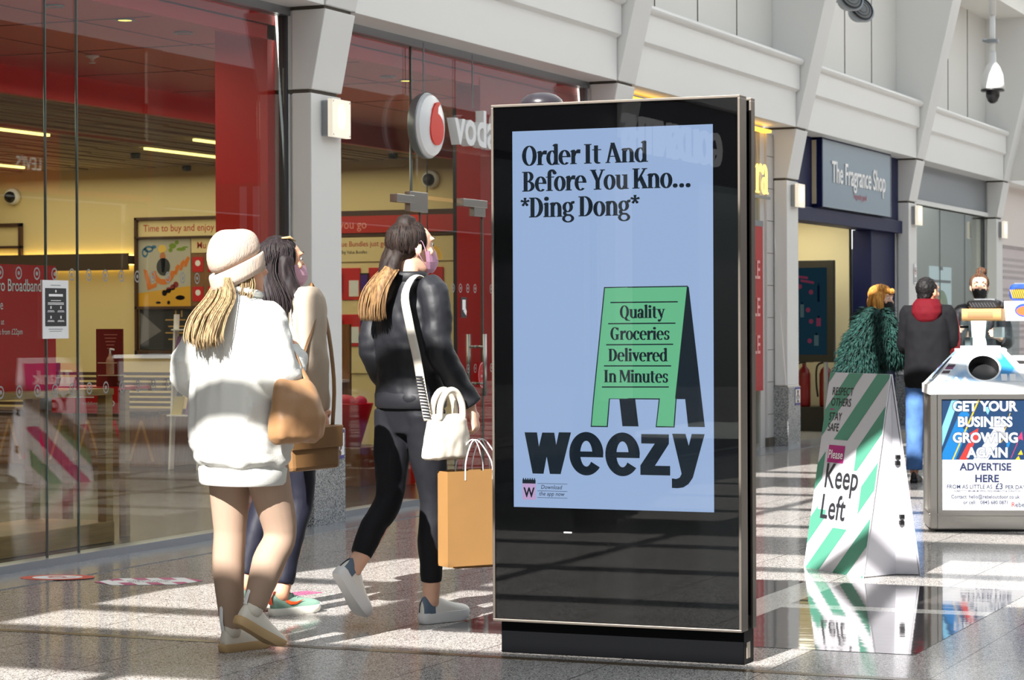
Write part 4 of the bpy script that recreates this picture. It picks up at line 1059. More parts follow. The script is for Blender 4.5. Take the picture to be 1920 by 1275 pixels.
for yy in (.18, -.02, -.22):
    for zz in (1.96, 1.62): b = MB(); card(b, -.026, yy, yy-.14, zz, zz+.17, 0); b.disc((-.032, yy-.07, zz+.10), S_, Z, .035, 1, 14); b.build('price_card', [m_redhi, m_whtx], t)
b = MB(); card(b, -.02, .90, .2, 1.06, 1.53, 0); b.poly([(-.0255, .89, 1.5), (-.0255, .6, 1.28), (-.0255, .89, 1.12)], 2)
for i in range(4): b.box(-.0262, -.025, .28, .55-.04*(i % 2), 1.40-.075*i, 1.415-.075*i, 1)
for p in ((.42, .40, 1.44, 1.52), (.34, .32, 1.44, 1.52)): b.box(-.0262, -.025, p[1], p[0], p[2], p[3], 1)
b.build('black_notice', [m_ink, mat('notice_gold', (190, 150, 90), .5), mat('notice_grey', (110, 108, 116), .3)], t)
t = thing('wall_frame', 'oak frame with two pale panels on the shop wall at the left edge', 'frame', (24.29, 17.0, 2.0))
b = MB()
for a, c, d, e in ((.38, -.38, .53, .57), (.38, -.38, .27, .30), (.38, -.38, 0, .04), (.38, .34, 0, .57), (-.34, -.38, 0, .57)): card(b, 0, a, c, d, e, 0, .05)
b.build('frame', m_dkw, t); b = MB(); card(b, -.005, .36, -.36, .02, .55, 0); b.build('panel', m_crm, t)
# pay as you go display wall
t = thing('poster_board', 'poster board headed Pay as you go behind the entrance glass', 'poster board', (24.29, 11.9, 0))
b = MB(); card(b, -.01, 1.0, -1.15, 2.34, 2.62, 0); card(b, -.01, .98, -.95, 2.33, 2.36, 0, .012); b.build('frame', m_dkw, t)
b = MB(); card(b, -.02, .96, -.98, 2.37, 2.56, 0, .01); b.text('Pay as you go', (-.0315, .82, 2.42), S_, Z, .14, 1, 'l', .006, .9); b.build('header', [mat('header_red', (196, 36, 30), .4), mat('header_pink', (238, 150, 140), .5)], t)
b = MB(); card(b, -.01, .96, -1.0, 2.05, 2.32, 0, .008); b.text('Value Bundles just got bigger', (-.0195, .56, 2.22), S_, Z, .085, 1, 'l', .004, .9); b.text('on Big Value Bundles', (-.0195, .52, 2.14), S_, Z, .05, 2, 'l', .004, .9); b.build('message', [m_crm, m_tr, m_ink], t)
b = MB(); card(b, -.01, .96, -1.0, .8, 2.03, 0, .006); b.build('back_panel', m_crm, t)
for k_, (yy, zz) in enumerate(((.46, 1.62), (.12, 1.62), (-.22, 1.62), (-.56, 1.62), (.46, 1.1), (.12, 1.1), (-.22, 1.1))):
    c_ = thing('phone_card', 'red phone display card on the cream board inside the entrance', 'display card', (24.27, 11.9+yy, zz), 0, 'red phone cards on the display wall')
    b = MB(); b.box(-.012, 0, -.24, 0, 0, .36, 0); b.build('card', m_redhi, c_, bevel=.008)
    b = MB(); card(b, -.013, -.1, -.22, .04, .22, 0); b.build('price_label', m_paper, c_)
    b = MB(); b.box(-.04, -.015, -.01, .09, .08, .30, 0); b.quad((-.041, .08, .1), (-.041, 0, .1), (-.041, 0, .28), (-.041, .08, .28), 1); b.build('phone', [m_black, emis('phone_glow', (90, 50, 110), .6)], c_)
# display shelves behind the entrance with phones and a red bucket
t = thing('shelf_unit', 'white open shelves with phones behind the entrance glass', 'shelf unit', (20.6, 11.1, 0))
b = MB(); b.box(-.02, .02, -.7, .7, 0, 1.35); b.build('back', m_wood2, t)
for zz in (.45, .62, .80): b = MB(); b.box(-.3, .0, -.7, .7, zz, zz+.025); b.build('shelf', m_paper, t)
for k_ in range(6):
    zz = (.645, .825)[k_ % 2]; yy = .5 - .2*k_
    b = MB(); b.box(-.10, -.02, -.035, .035, 0, .01); b.hexa([(-.09, -.035, .01), (-.09, .035, .01), (-.08, .035, .01), (-.08, -.035, .01), (-.05, -.035, .15), (-.05, .035, .15), (-.04, .035, .15), (-.04, -.035, .15)], 1)
    o = b.build('phone', [m_paper, mat('phone_dark', (28, 22, 34), .2)]); o.location = (20.5, 11.1+yy, zz+.001)
    tag(o, 'dark phone on a stand on the white display shelves', 'phone', 'phones on the display shelves')
t = thing('bucket', 'red and gold conical bucket inside the entrance glass', 'bucket', (18.2, 9.2, .32))
b = MB(); b.lathe([(.09, 0), (.2, .36), (.2, .37), (.19, .36), (.08, .01)], 24); b.build('shell', m_redhi, t, smooth=True)
b = MB(); b.ell((0, .05, .38), (.12, .1, .06), 14, 8); b.ell((.04, -.08, .38), (.06, .06, .05), 12, 8); b.build('contents', mat('bucket_pink', (196, 30, 60), .5), t, smooth=True)
b = MB(); b.box(18.0, 18.4, 9.0, 9.4, 0, .32); tag(b.build('wooden_stool', m_wood2), 'low wooden block under the red bucket inside the shop', 'stool')
t = thing('pendant_lamp', 'small golden dome pendant lamp behind the dark haired woman', 'lamp', (22.0, 10.24, 2.0))
b = MB(); b.lathe([(.15, 0), (.145, .05), (.12, .11), (.07, .14), (.02, .15), (.02, .17), (0, .17)], 28); b.build('shade', mat('brass_shade', (196, 140, 48), .3, metal=.6, emit=(255, 190, 80), es=.5), t, smooth=True)
b = MB(); b.tube([(0, 0, .16), (0, 0, 1.18)], .006, 8); b.build('cord', m_black, t); b = MB(); b.ell((0, 0, .04), (.05, .05, .05), 14, 8); b.build('bulb', emis('bulb_amber', (255, 210, 120), 6), t, smooth=True)
# window display at the left
t = thing('display_table', 'pale wooden display plinth with upright post in the phone shop window', 'table', (12.2, 8.35, 0))
b = MB(); b.box(-1.2, .76, -.15, .45, 0, .13); b.build('plinth', m_wood, t, bevel=.005)
for y in (-.14, .40): b = MB(); b.box(.68, .76, y, y+.06, .13, .92); b.build('post', m_wood, t)
b = MB(); b.box(-1.2, .76, -.15, .46, .92, .96); b.build('top', m_wood, t)
t = MB(); b = MB(); b.box(-1.2, .72, 0, .05, 0, .76, 1); b.text('New Pro Broadband', (.56, -.003, .60), X, Z, .105, 0, 'r', .006, .78); b.text('invincible', (.16, -.003, .49), X, Z, .085, 0, 'r', .0, .8)
b.text('reliable broadband at', (.17, -.003, .40), X, Z, .05, 0, 'r', .002, .85); b.text('broadband prices from £22pm', (.36, -.003, .34), X, Z, .05, 0, 'r', .002, .85)
o = b.build('standing_sign', [m_whtx, mat('deep_red', (206, 12, 18), .4)]); o.location = (11.9, 8.40, .961); tag(o, 'deep red broadband sign board in the phone shop window at the left edge', 'sign')
t = thing('sanitiser_stand', 'red counter stand with hand sanitiser in the phone shop window', 'stand', (13.3, 8.5, 0))
b = MB(); b.box(-.1, -.09, -.18, .32, .79, .96, 0); b.box(-.09, .3, -.18, .32, .94, .96, 0); b.text('vodafone.co.uk', (-.1005, -.10, .845), S_, Z, .03, 1, 'r', .002); b.disc((-.1005, -.135, .855), S_, Z, .02, 1, 16); b.disc((-.1012, -.135, .855), S_, Z, .011, 0, 12)
for i in range(3): b.box(-.1008, -.1, .0, .29-.04*i, .925-.018*i, .933-.018*i, 1)
b.build('counter_board', [m_redhi, m_whtx], t)
b = MB(); b.box(.02, .03, -.14, .06, .96, 1.33, 0)
for i in range(5): b.box(.0185, .02, -.10+.008*i, .0-.006*i, 1.29-.022*i, 1.295-.022*i, 1)
b.build('back_board', [mat('maroon_board', (120, 14, 20), .4), mat('board_text', (210, 130, 120), .5)], t)
for zz, xa, xb in ((1.03, -.088, .02), (1.11, -.088, -.080)): b = MB(); b.box(xa, xb, -.16, -.02, zz, zz+.006); b.build('clear_shelf', mat('acrylic', (226, 196, 170), .2), t)
for y in (-.17, .26): b = MB(); b.box(.0, .05, y, y+.05, 0, .94); b.build('leg', m_wood, t)
t = thing('sanitiser_bottle', 'clear pump bottle of hand sanitiser on the red stand', 'bottle', (13.25, 8.41, 1.0365))
b = MB(); b.lathe([(.022, 0), (.026, .01), (.026, .09), (.02, .11), (.01, .12), (.01, .135)], 18); b.build('bottle', mat('amber_gel', (196, 140, 110), .15), t, smooth=True)
b = MB(); b.tube([(0, 0, .13), (0, 0, .165)], .006, 8); b.tube([(0, 0, .165), (0, -.03, .16)], .006, 8); b.build('pump', m_whtx, t)
b = MB(); b.hexa([(-.03, -.05, 0), (-.03, .05, 0), (.03, .05, 0), (.03, -.05, 0), (-.002, -.05, .06), (-.002, .05, .06), (.002, .05, .06), (.002, -.05, .06)]); o = b.build('tent_card', m_paper); o.location = (13.24, 8.72, .961); tag(o, 'small white tent card on the red counter board', 'card')
# low counter, brochure rack and shelf further inside
t = thing('low_counter', 'low oak counter with chevron front inside the phone shop', 'counter', (20.2, 13.3, 0))
b = MB(); b.box(-.35, .35, -1.3, 1.6, 0, .5); b.build('carcass', m_wood2, t)
b = MB()
for i in range(9):
    y = 1.5-.3*i
    b.poly([(-.352, y, .05), (-.352, y-.03, .05), (-.352, y-.16, .44), (-.352, y-.13, .44)], i % 3 == 1); b.poly([(-.3525, y-.29, .05), (-.3525, y-.26, .05), (-.3525, y-.13, .44), (-.3525, y-.16, .44)], i % 3 == 1)
b.build('chevron_front', [m_wood, m_redhi], t)
b = MB(); b.box(-.38, .38, -1.25, 1.65, .5, .53); b.build('worktop', m_dkw, t)
b = MB()
for i in range(7): b.box(.1, .14, -1.2, 1.6, .56+.05*i, .59+.05*i)
for y in (-1.2, .2, 1.56): b.box(.1, .16, y, y+.04, .53, .98)
b.build('slatted_back', m_dkw, t)
t = thing('brochure_rack', 'white brochure rack behind the woman in the white sweatshirt', 'rack', (19.55, 11.6, 0))
for y in (-.14, .16): b = MB(); b.hexa([(-.02, y-.01, 0), (-.02, y+.01, 0), (.05, y+.01, 0), (.05, y-.01, 0), (.1, y-.01, 1.45), (.1, y+.01, 1.45), (.17, y+.01, 1.45), (.17, y-.01, 1.45)]); b.build('side_frame', m_whtx, t)
for i, zz in enumerate((.5, .78, 1.06, 1.3)):
    b = MB(); b.box(-.06+.03*i, .06+.03*i, -.14, .16, zz, zz+.012); b.build('shelf', m_whtx, t)
cols = [(110, 60, 120), (60, 120, 110), (180, 160, 60), (150, 40, 40)]
for i, zz in enumerate((.513, .793, 1.073)):
    for j in range(2):
        b = MB(); b.hexa([(-.04, -.055, 0), (-.04, .055, 0), (-.03, .055, 0), (-.03, -.055, 0), (.02, -.055, .17), (.02, .055, .17), (.03, .055, .17), (.03, -.055, .17)])
        o = b.build('leaflet', mat('leaflet_%d' % ((i+j*2) % 4), cols[(i+j*2) % 4], .5)); o.location = (19.57+.03*i, 11.53+.15*j, zz); tag(o, 'small leaflet standing in the white brochure rack', 'leaflet', 'leaflets in the brochure rack')
def box_thing(name, label, cat, c, d, mt, group=None):
    b = MB(); b.box(-d[0]/2, d[0]/2, -d[1]/2, d[1]/2, 0, d[2]); o = b.build(name, mt, bevel=.004); o.location = c
    return tag(o, label, cat, group)
m_gbox = mat('grey_box', (96, 96, 108), .5)
for i in range(3): box_thing('storage_box', 'flat grey box stacked on the low oak counter', 'box', (20.02, 13.4, .531+.105*i), (.3, .42, .1), m_gbox, 'grey boxes on the oak counter')
box_thing('storage_box', 'dark box on the low oak counter beside the grey boxes', 'box', (20.02, 12.8, .531), (.3, .3, .16), m_ink)
# notices stuck on the glass
t = thing('window_poster', 'white and black notice taped to the left phone shop window', 'poster', (11.58, 7.708, 1.28))
b = MB(); b.box(-.13, .13, 0, .003, 0, .33); b.build('sheet', m_paper, t)
b = MB(); b.box(-.105, .105, -.0015, 0, .07, .285, 0); b.disc((0, -.002, .268), X, Z, .008, 1, 12); b.box(-.07, .07, -.0022, -.001, .238, .252, 1)
for i, (z, w) in enumerate(((.213, .05), (.2, .08), (.192, .08))): b.box(-w, w, -.0022, -.001, z, z+.004, 1)
for x in (-.05, .05):
    for z in (.15, .095): b.box(x-.006, x+.006, -.0022, -.001, z+.018, z+.034, 1); b.box(x-.035, x+.035, -.0022, -.001, z, z+.003, 1); b.box(x-.03, x+.03, -.0022, -.001, z+.006, z+.009, 1)
b.box(-.05, .05, -.001, 0, .30, .304, 2); b.box(-.07, .07, -.001, 0, .052, .056, 2); b.box(-.06, .06, -.001, 0, .04, .043, 2)
b.build('print', [m_ink, m_whtx, m_frame], t)
def decals(parent, xs, z, m):
    b = MB()
    for x in xs:
        b.disc((x, GX-.0062, z), X, Z, .031, 0, 20, .036, .72); b.disc((x, GX-.0064, z), X, Z, .012, 0, 10)
    o = b.build('frosted_dots', m, parent)
m_frost = mat('frosted_print', (140, 140, 138), .6)
w1, w8, d1 = [bpy.data.objects[n] for n in ('window_1', 'window_8', 'door_1')]
for z in (1.645, .99): decals(w1, [10.0+.1755*i for i in range(23)], z, m_frost)
for z in (1.63, 1.0): decals(d1, [16.62+.14*i for i in range(7)], z, m_frost); decals(w8, [17.78+.14*i for i in range(14)], z, m_frost)
b = MB(); b.disc((17.56, GX-.0235, .945), X, Z, .085, 0, 28, .105); b.disc((17.56, GX-.024, .945), X, Z, .078, 1, 28, .098, .95)
for zz in (.98, .94, .9): b.text('push' if zz == .94 else '- - -', (17.56, GX-.0245, zz-.01), X, Z, .035, 1, 'c', .004)
o = b.build('door_sticker', [m_redhi, m_whtx], bpy.data.objects['door_1'])
b = MB(); b.box(17.18, 17.29, GX-.01, GX-.007, 1.40, 1.56, 0); b.box(17.205, 17.265, GX-.0115, GX-.009, 1.46, 1.54, 1); b.poly([(17.22, GX-.0118, 1.45), (17.275, GX-.0118, 1.415), (17.285, GX-.0118, 1.45), (17.26, GX-.0118, 1.48)], 1)
o = b.build('hygiene_sticker', [m_ink, m_whtx], bpy.data.objects['door_1'])
t = thing('standing_sign', 'narrow red sign board inside the door, left of the pull handles', 'sign', (18.4, 8.75, 0))
b = MB(); b.box(-.16, .14, 0, .04, 0, 1.62); b.build('board', m_redhi, t); b = MB(); b.box(-.15, .13, -.003, 0, 1.52, 1.6, 0); b.box(-.1, .08, -.003, 0, 1.36, 1.38, 0); b.box(-.1, .08, -.003, 0, 1.3, 1.315, 0); b.build('print', m_whtx, t)

# ------------------------------------------------------------------ the dim salon bay on the right
t = thing('window_poster', 'bright white poster hanging inside the grey glazed shopfront', 'poster', (34.05, 7.80, 1.2))
b = MB(); b.box(-.68, .68, 0, .01, 0, .93, 0); b.build('sheet', emis('poster_backlit', (214, 232, 240), 1.0), t)
b = MB(); b.box(-.62, .62, -.003, 0, .70, .74, 0); b.disc((0, -.003, .38), X, Z, .42, 1, 24, .22); b.disc((-.1, -.005, .4), X, Z, .16, 2, 18, .1); b.disc((.2, -.005, .3), X, Z, .14, 3, 18, .1); b.box(-.12, .12, -.004, 0, .88, .93, 0)
b.build('print', [m_ink, mat('leaf_green', (150, 180, 110), .5), mat('straw_yellow', (222, 206, 110), .5), mat('pale_blue', (170, 206, 220), .5)], t)
for i, (x, y, z) in enumerate(((39.0, 11.0, 2.35), (37.2, 11.4, 2.28))):
    t = thing('pendant_lamp', ('warm round pendant lamp glowing in the grey salon', 'second smaller pendant lamp glowing in the grey salon, left')[i], 'lamp', (x, y, z))
    b = MB(); b.ell((0, 0, 0), (.13, .13, .13), 18, 10); b.build('globe', emis('globe_glow', (255, 232, 190), 3), t, smooth=True)
    b = MB(); b.tube([(0, 0, .12), (0, 0, 3.2-z)], .01, 6); b.lathe([(.02, .12), (.08, .14), (.02, .2)], 12); b.build('cord', m_black, t)
t = thing('wall_screen', 'bright pink and white screen high inside the salon', 'screen', (40.5, 10.8, 2.7))
b = MB(); b.box(0, .06, -.9, .9, -.05, .6); b.build('casing', m_black, t); b = MB()
for i, (a, c, m_) in enumerate(((.85, .35, 0), (.35, 0, 1), (0, -.3, 2), (-.35, -.85, 0))): b.quad((-.002, a, 0), (-.002, c, 0), (-.002, c, .55), (-.002, a, .55), m_)
b.build('display', [emis('screen_white', (230, 228, 235), 1.2), emis('screen_pink', (200, 120, 170), 1.0), emis('screen_cream', (214, 196, 160), 1.0)], t)
for i, xx in enumerate((32.4, 33.4, 34.6)):
    box_thing('salon_counter', ('pale counter inside the salon at left', 'pale counter inside the salon in the middle', 'pale counter inside the salon at right')[i], 'counter', (xx+1.6, 9.6+.3*i, 0), (.7, .6, .95), m_cream, None)
# ------------------------------------------------------------------ people
def remesh(b, name, mats, parent, voxel=.006, it=4, fn=None, pick=None):
    """one continuous skin over overlapping closed shapes; fn moves vertices, pick chooses a material per face centre"""
    me = b.mesh('tmp', mats); o = bpy.data.objects.new('tmp', me); COL.objects.link(o)
    r = o.modifiers.new('r', 'REMESH'); r.mode = 'VOXEL'; r.voxel_size = voxel
    s = o.modifiers.new('s', 'SMOOTH'); s.factor = .5; s.iterations = it
    dg = bpy.context.evaluated_depsgraph_get(); dg.update()
    m2 = bpy.data.meshes.new_from_object(o.evaluated_get(dg))
    bpy.data.objects.remove(o); bpy.data.meshes.remove(me)
    m2.name = name
    m2.materials.clear()
    for q in (mats if isinstance(mats, (list, tuple)) else [mats]): m2.materials.append(q)
    if fn:
        n = len(m2.vertices); nr = [v.normal.copy() for v in m2.vertices]
        for v, q in zip(m2.vertices, nr): v.co = fn(v.co, q)
    idx = [0]*len(m2.polygons)
    if pick: idx = [pick(p.center) for p in m2.polygons]
    m2.polygons.foreach_set('material_index', idx)
    m2.polygons.foreach_set('use_smooth', [True]*len(m2.polygons))
    m2.update()
    o = bpy.data.objects.new(name, m2); COL.objects.link(o); o.parent = parent
    return o
def folds(amp, sc=(9, 9, 4), seed=0):
    off = Vector((seed*3.1, seed*1.7, seed))
    def f(c, n):
        p = Vector((c.x*sc[0], c.y*sc[1], c.z*sc[2]))+off
        return c + n*amp*(noise.noise(p)+.5*noise.noise(p*2.3))
    return f
def ring(c, rx, ry, yaw=0, n=28, tilt=(0, 0), e=2.3):
    c = Vector(c); out = []
    for j in range(n):
        a = 2*PI*j/n; ca, sa = math.cos(a), math.sin(a)
        x = rx*math.copysign(abs(ca)**(2/e), ca); y = ry*math.copysign(abs(sa)**(2/e), sa)
        xr, yr = x*math.cos(yaw)-y*math.sin(yaw), x*math.sin(yaw)+y*math.cos(yaw)
        out.append(c+Vector((xr, yr, x*tilt[0]+y*tilt[1])))
    return out
def torso(b, specs, m=0):
    b.loft([ring(*s) for s in specs], m)
def limb(b, pts, rad, m=0, n=14, ref=None, sub=5): b.tube(pts, rad, n, m, sub=sub, ref=ref)
HEADR = [(-.118, .052, .020, .018), (-.112, .050, .034, .032), (-.092, .040, .052, .046), (-.06, .024, .072, .058), (-.02, .008, .088, .068), (.02, .0, .094, .074), (.06, -.006, .092, .073), (.09, -.010, .072, .058), (.108, -.012, .040, .033), (.113, -.012, .012, .01)]
def head_shape(b, M):
    b.loft([[M @ p for p in ring((xc, 0, z), rx, ry, 0, 24, (0, 0), 2.1)] for z, xc, rx, ry in HEADR])
    b.tube([M @ Vector(p) for p in ((.088, 0, .03), (.098, 0, .0), (.112, 0, -.022), (.098, 0, -.033))], [.008, .011, .013, .008], 10, sub=3)
    for s in (-1, 1):
        b.ell(M @ Vector((.096, s*.011, -.027)), .009, 10, 6)
        b.ell(M @ Vector((.078, s*.034, .042)), (.016, .026, .009), 12, 8, R=M.to_3x3())
        b.ell(M @ Vector((.066, s*.045, -.018)), (.02, .02, .02), 12, 8)
        R = M.to_3x3() @ Matrix.Rotation(s*.35, 3, 'Z') @ Matrix.Rotation(-.15, 3, 'Y')
        b.ell(M @ Vector((-.006, s*.077, -.002)), (.019, .009, .033), 14, 10, R=R); b.ell(M @ Vector((.0, s*.072, -.026)), (.012, .009, .014), 10, 8, R=R)
    b.ell(M @ Vector((.086, 0, -.057)), (.012, .024, .006), 12, 8, R=M.to_3x3()); b.ell(M @ Vector((.085, 0, -.068)), (.012, .021, .007), 12, 8, R=M.to_3x3())
def eyes(parent, M):
    for s in (-1, 1):
        e = MB(); e.ell(M @ Vector((.0755, s*.033, .018)), .0125, 16, 10, 0)
        c = M @ Vector((.0872, s*.034, .017)); ax = M.to_3x3()
        e.disc(c+ax @ Vector((.0012, 0, 0)), ax @ Vector((0, 1, 0)), ax @ Vector((0, 0, 1)), .006, 1, 12)
        e.build('eye', [mat('eye_white', (228, 224, 220), .2), mat('iris', (52, 38, 30), .2)], parent, smooth=True)
        w = MB(); w.tube([M @ Vector(p) for p in ((.095, s*.017, .047), (.093, s*.032, .051), (.081, s*.049, .044))], [.0035, .0045, .002], 8, sub=3); w.build('eyebrow', mat('brow', (62, 42, 30), .7), parent)
def mask(parent, M, m, top=-.012):
    rows = []
    for k in range(7):
        z = top - (top+.108)*k/6
        for i in range(len(HEADR)-1):
            if HEADR[i][0] <= z <= HEADR[i+1][0]:
                t = (z-HEADR[i][0])/(HEADR[i+1][0]-HEADR[i][0]); xc, rx, ry = [HEADR[i][q]+t*(HEADR[i+1][q]-HEADR[i][q]) for q in (1, 2, 3)]
        bulge = .010 + .016*math.sin(PI*k/6)
        row = []
        for j in range(13):
            a = math.radians(-74+148*j/12); c = math.cos(a)
            row.append(M @ Vector((xc+(rx+.007+bulge*max(0, c)**3)*c, (ry+.007)*math.sin(a), z)))
        rows.append(row)
    b = MB(); inner = [[p - (p - M @ Vector((0, 0, -.05))).normalized()*.004 for p in r] for r in rows]
    for R_, fl in ((rows, 0), (inner, 1)):
        for i in range(6):
            for j in range(12):
                q = [R_[i][j], R_[i][j+1], R_[i+1][j+1], R_[i+1][j]]; b.poly(q if fl else q[::-1])
    o = b.build('face_mask', m, parent, smooth=True)
    for s in (-1, 1):
        e = MB(); j = 12 if s > 0 else 0
        e.tube([rows[0][j], M @ Vector((.005, s*.083, .03)), M @ Vector((-.022, s*.08, .0)), M @ Vector((.0, s*.082, -.035)), rows[5][j]], .0018, 6, sub=4); e.build('ear_loop', m, o)
def hand(b, w, d, nrm, side, curl=.5, L=.185, spread=.0):
    """w wrist, d finger direction, nrm palm normal (palm faces it), side +1/-1 puts the thumb on nrm x d * side"""
    d = Vector(d).normalized(); nrm = Vector(nrm); nrm = (nrm-d*nrm.dot(d)).normalized(); t = nrm.cross(d)*side; w = Vector(w)
    k = L/.185
    b.loft([[w+d*x*k+t*(yy*wd)*k+nrm*(zz*th)*k for yy, zz in [(math.cos(2*PI*j/14), math.sin(2*PI*j/14)) for j in range(14)]] for x, wd, th in ((-.03, .026, .020), (0, .027, .019), (.03, .036, .017), (.065, .042, .014), (.088, .041, .012), (.096, .036, .009))])
    for i, (off, ln) in enumerate(((.031, .070), (.0105, .080), (-.0105, .074), (-.031, .058))):
        p = w+d*.086*k+t*off*k; seg = ln*k/3; pts = [p-d*.02*k, p]; a = 0
        for q in range(3):
            a += curl*(.75, .9, .6)[q]
            p = p + (d*math.cos(a)+nrm*math.sin(a))*seg*(1.15, 1, .85)[q] + t*off*spread*.1; pts.append(p)
        b.tube(pts, [.0088*k, .0085*k, .008*k, .0075*k, .006*k], 8)
    p = w+d*.02*k+t*.028*k
    b.tube([p-t*.012*k, p+(d*.5+t*.85).normalized()*.035*k+nrm*.006, p+(d*.75+t*.75).normalized()*.06*k+nrm*(.012+curl*.02), p+(d*.95+t*.6-t*curl*.5).normalized()*.085*k+nrm*(.018+curl*.03)], [.014*k, .0125*k, .0095*k, .007*k], 8, sub=3)
def footprint(x, L=.27):    # half widths of a sole at x (0 heel .. L toe): outer, inner
    t = x/L
    w = .030+.004*math.sin(PI*min(t*2, 1)) if t < .5 else .034+.012*math.sin(PI*(t-.5)/.62)
    if t > .86: w *= math.sqrt(max(0, 1-((t-.86)/.14)**2))*.85+.15
    if t < .08: w *= .6+.4*math.sqrt(t/.08)
    return w
def shoe(parent, ankle, yaw, pitch, mats, high=0.0, L=.27, sole=.035, side=1, roll=0, mark=None, strap=None):
    M = Matrix.Translation(Vector(ankle)) @ Matrix.Rotation(yaw, 4, 'Z') @ Matrix.Rotation(pitch, 4, 'Y') @ Matrix.Translation((-.06, 0, -.095))
    xs = [L*q for q in (0, .03, .08, .18, .3, .42, .55, .66, .76, .86, .93, .98, 1.0)]
    s = MB(); ol = [(x, footprint(x, L)) for x in xs]; loop = [(x, w) for x, w in ol]+[(x, -w) for x, w in ol[::-1]]
    rings = []
    for z, g in ((0, .94), (.006, 1.0), (sole*.8, 1.03), (sole, .99)):
        rings.append([M @ Vector((L/2+(x-L/2)*(1+(g-1)*.5), y*g, z+(.018*(max(0, x/L-.72)/.28)**2 if z < .03 else .006*(max(0, x/L-.72)/.28)**2))) for x, y in loop])
    s.loft(rings); sh = None
    prof = [(0.0, .066), (.03, .080), (.10, .085), (.20, .088), (.30, .088), (.40, .078), (.5, .066), (.62, .054), (.74, .046), (.85, .042), (.93, .036), (.98, .026)]
    u = MB(); R_ = []
    for t, h in prof:
        x = t*L+.006; w = footprint(t*L, L)*.96; zc = sole-.004
        R_.append([M @ Vector((x, w*math.cos(a)*(1-.25*max(0, math.sin(a))**2), zc+(h-.01)*max(0, math.sin(a))**.8 if math.sin(a) > 0 else zc-.004)) for a in [2*PI*j/20 for j in range(20)]])
    u.loft(R_)
    if high: u.tube([M @ Vector((.055, 0, .05)), M @ Vector((.055, 0, .10)), M @ Vector((.05, 0, .10+high))], [.042, .043, .046], 20)
    sh = u.build('shoe', mats[0], parent, smooth=True, sub=1)
    s.build('sole', mats[1], sh, auto=50)
    if len(mats) > 2:
        h = MB(); P_ = []
        for t, hh in prof[:4]: P_.append([M @ Vector((t*L+.004, footprint(t*L, L)*1.02*math.cos(a)*(1-.25*max(0, math.sin(a))**2), sole-.002+(hh-.006)*max(0, math.sin(a))**.8)) for a in [PI*j/12 for j in range(13)]])
        h.loft(P_, closed=False); h.build('heel_panel', mats[2], sh, smooth=True)
    if mark:
        for sd in (1, -1):
            q = MB(); pts = []
            for t, zz in ((.20, .036), (.30, .018), (.42, .016), (.60, .045), (.45, .032), (.34, .034), (.27, .045), (.24, .06)):
                w = footprint(t*L, L)*1.03*math.sqrt(max(.05, 1-(zz/.075)**2)); pts.append(M @ Vector((t*L+.006, sd*(w+.001), sole+zz*.8)))
            q.poly(pts); q.build('side_mark', mark, sh)
        tb = MB(); tb.tube([M @ Vector((.0, 0, .055)), M @ Vector((-.008, 0, .09)), M @ Vector((.012, 0, .125))], [(.004, .014)]*3, 8); tb.build('heel_tab', mark, sh)
        lc = MB()
        for i in range(5):
            t = .36+.07*i; lc.tube([M @ Vector((t*L, -.02, .10-.011*i)), M @ Vector((t*L+.005, 0, .108-.011*i)), M @ Vector((t*L, .02, .10-.011*i))], .004, 6)
        lc.build('laces', mats[0], sh)
    if strap:
        q = MB(); q.tube([M @ Vector((.008, 0, .09)), M @ Vector((.0, 0, .13)), M @ Vector((.0, 0, .105+high))], [(.003, .011)]*3, 8); q.build('pull_strap', strap, sh)
    return sh
def hmat(c, yaw=0, pitch=0, roll=0, s=1.0):
    return Matrix.Translation(Vector(c)) @ Matrix.Rotation(yaw, 4, 'Z') @ Matrix.Rotation(-pitch, 4, 'Y') @ Matrix.Rotation(roll, 4, 'X') @ Matrix.Scale(s, 4)
def skin(name, col): return mat(name, col, .5, spec=.4, var=.06, vscale=14)
def hairmat(name, col, col2, sc=(60, 60, 3)):
    if name in MATS: return MATS[name]
    M = mat(name, col, .62, spec=.25)
    N = M.node_tree.nodes; Lk = M.node_tree.links; b = N['Principled BSDF']
    t = N.new('ShaderNodeTexCoord'); mpn = N.new('ShaderNodeMapping'); mpn.inputs['Scale'].default_value = sc
    n = N.new('ShaderNodeTexNoise'); n.inputs['Scale'].default_value = 1.6; n.inputs['Detail'].default_value = 4
    r = N.new('ShaderNodeValToRGB'); r.color_ramp.elements[0].position = .35; r.color_ramp.elements[1].position = .68
    r.color_ramp.elements[0].color = srgb(*col2); r.color_ramp.elements[1].color = srgb(*col)
    Lk.new(t.outputs['Object'], mpn.inputs[0]); Lk.new(mpn.outputs[0], n.inputs['Vector']); Lk.new(n.outputs['Fac'], r.inputs[0]); Lk.new(r.outputs[0], b.inputs['Base Color'])
    return M
def strands(b, guides, n, r=.005, jit=.012, m=0, rnd=random):
    """tapered locks following interpolated guide lines"""
    for i in range(n):
        g = rnd.randrange(len(guides)-1) if len(guides) > 1 else 0
        t = rnd.random(); A = guides[g]; B = guides[min(g+1, len(guides)-1)]
        j = Vector((rnd.gauss(0, jit), rnd.gauss(0, jit), 0)); ln = .8+.25*rnd.random()
        pts = []
        for k in range(len(A)):
            p = Vector(A[k]).lerp(Vector(B[k]), t) + j*(.3+.7*k/(len(A)-1))
            if k == len(A)-1: p = Vector(pts[-1]).lerp(p, ln)
            pts.append(p)
        b.tube(pts, [r*.6]+[r]*(len(A)-2)+[r*.2], 5, m, sub=3)
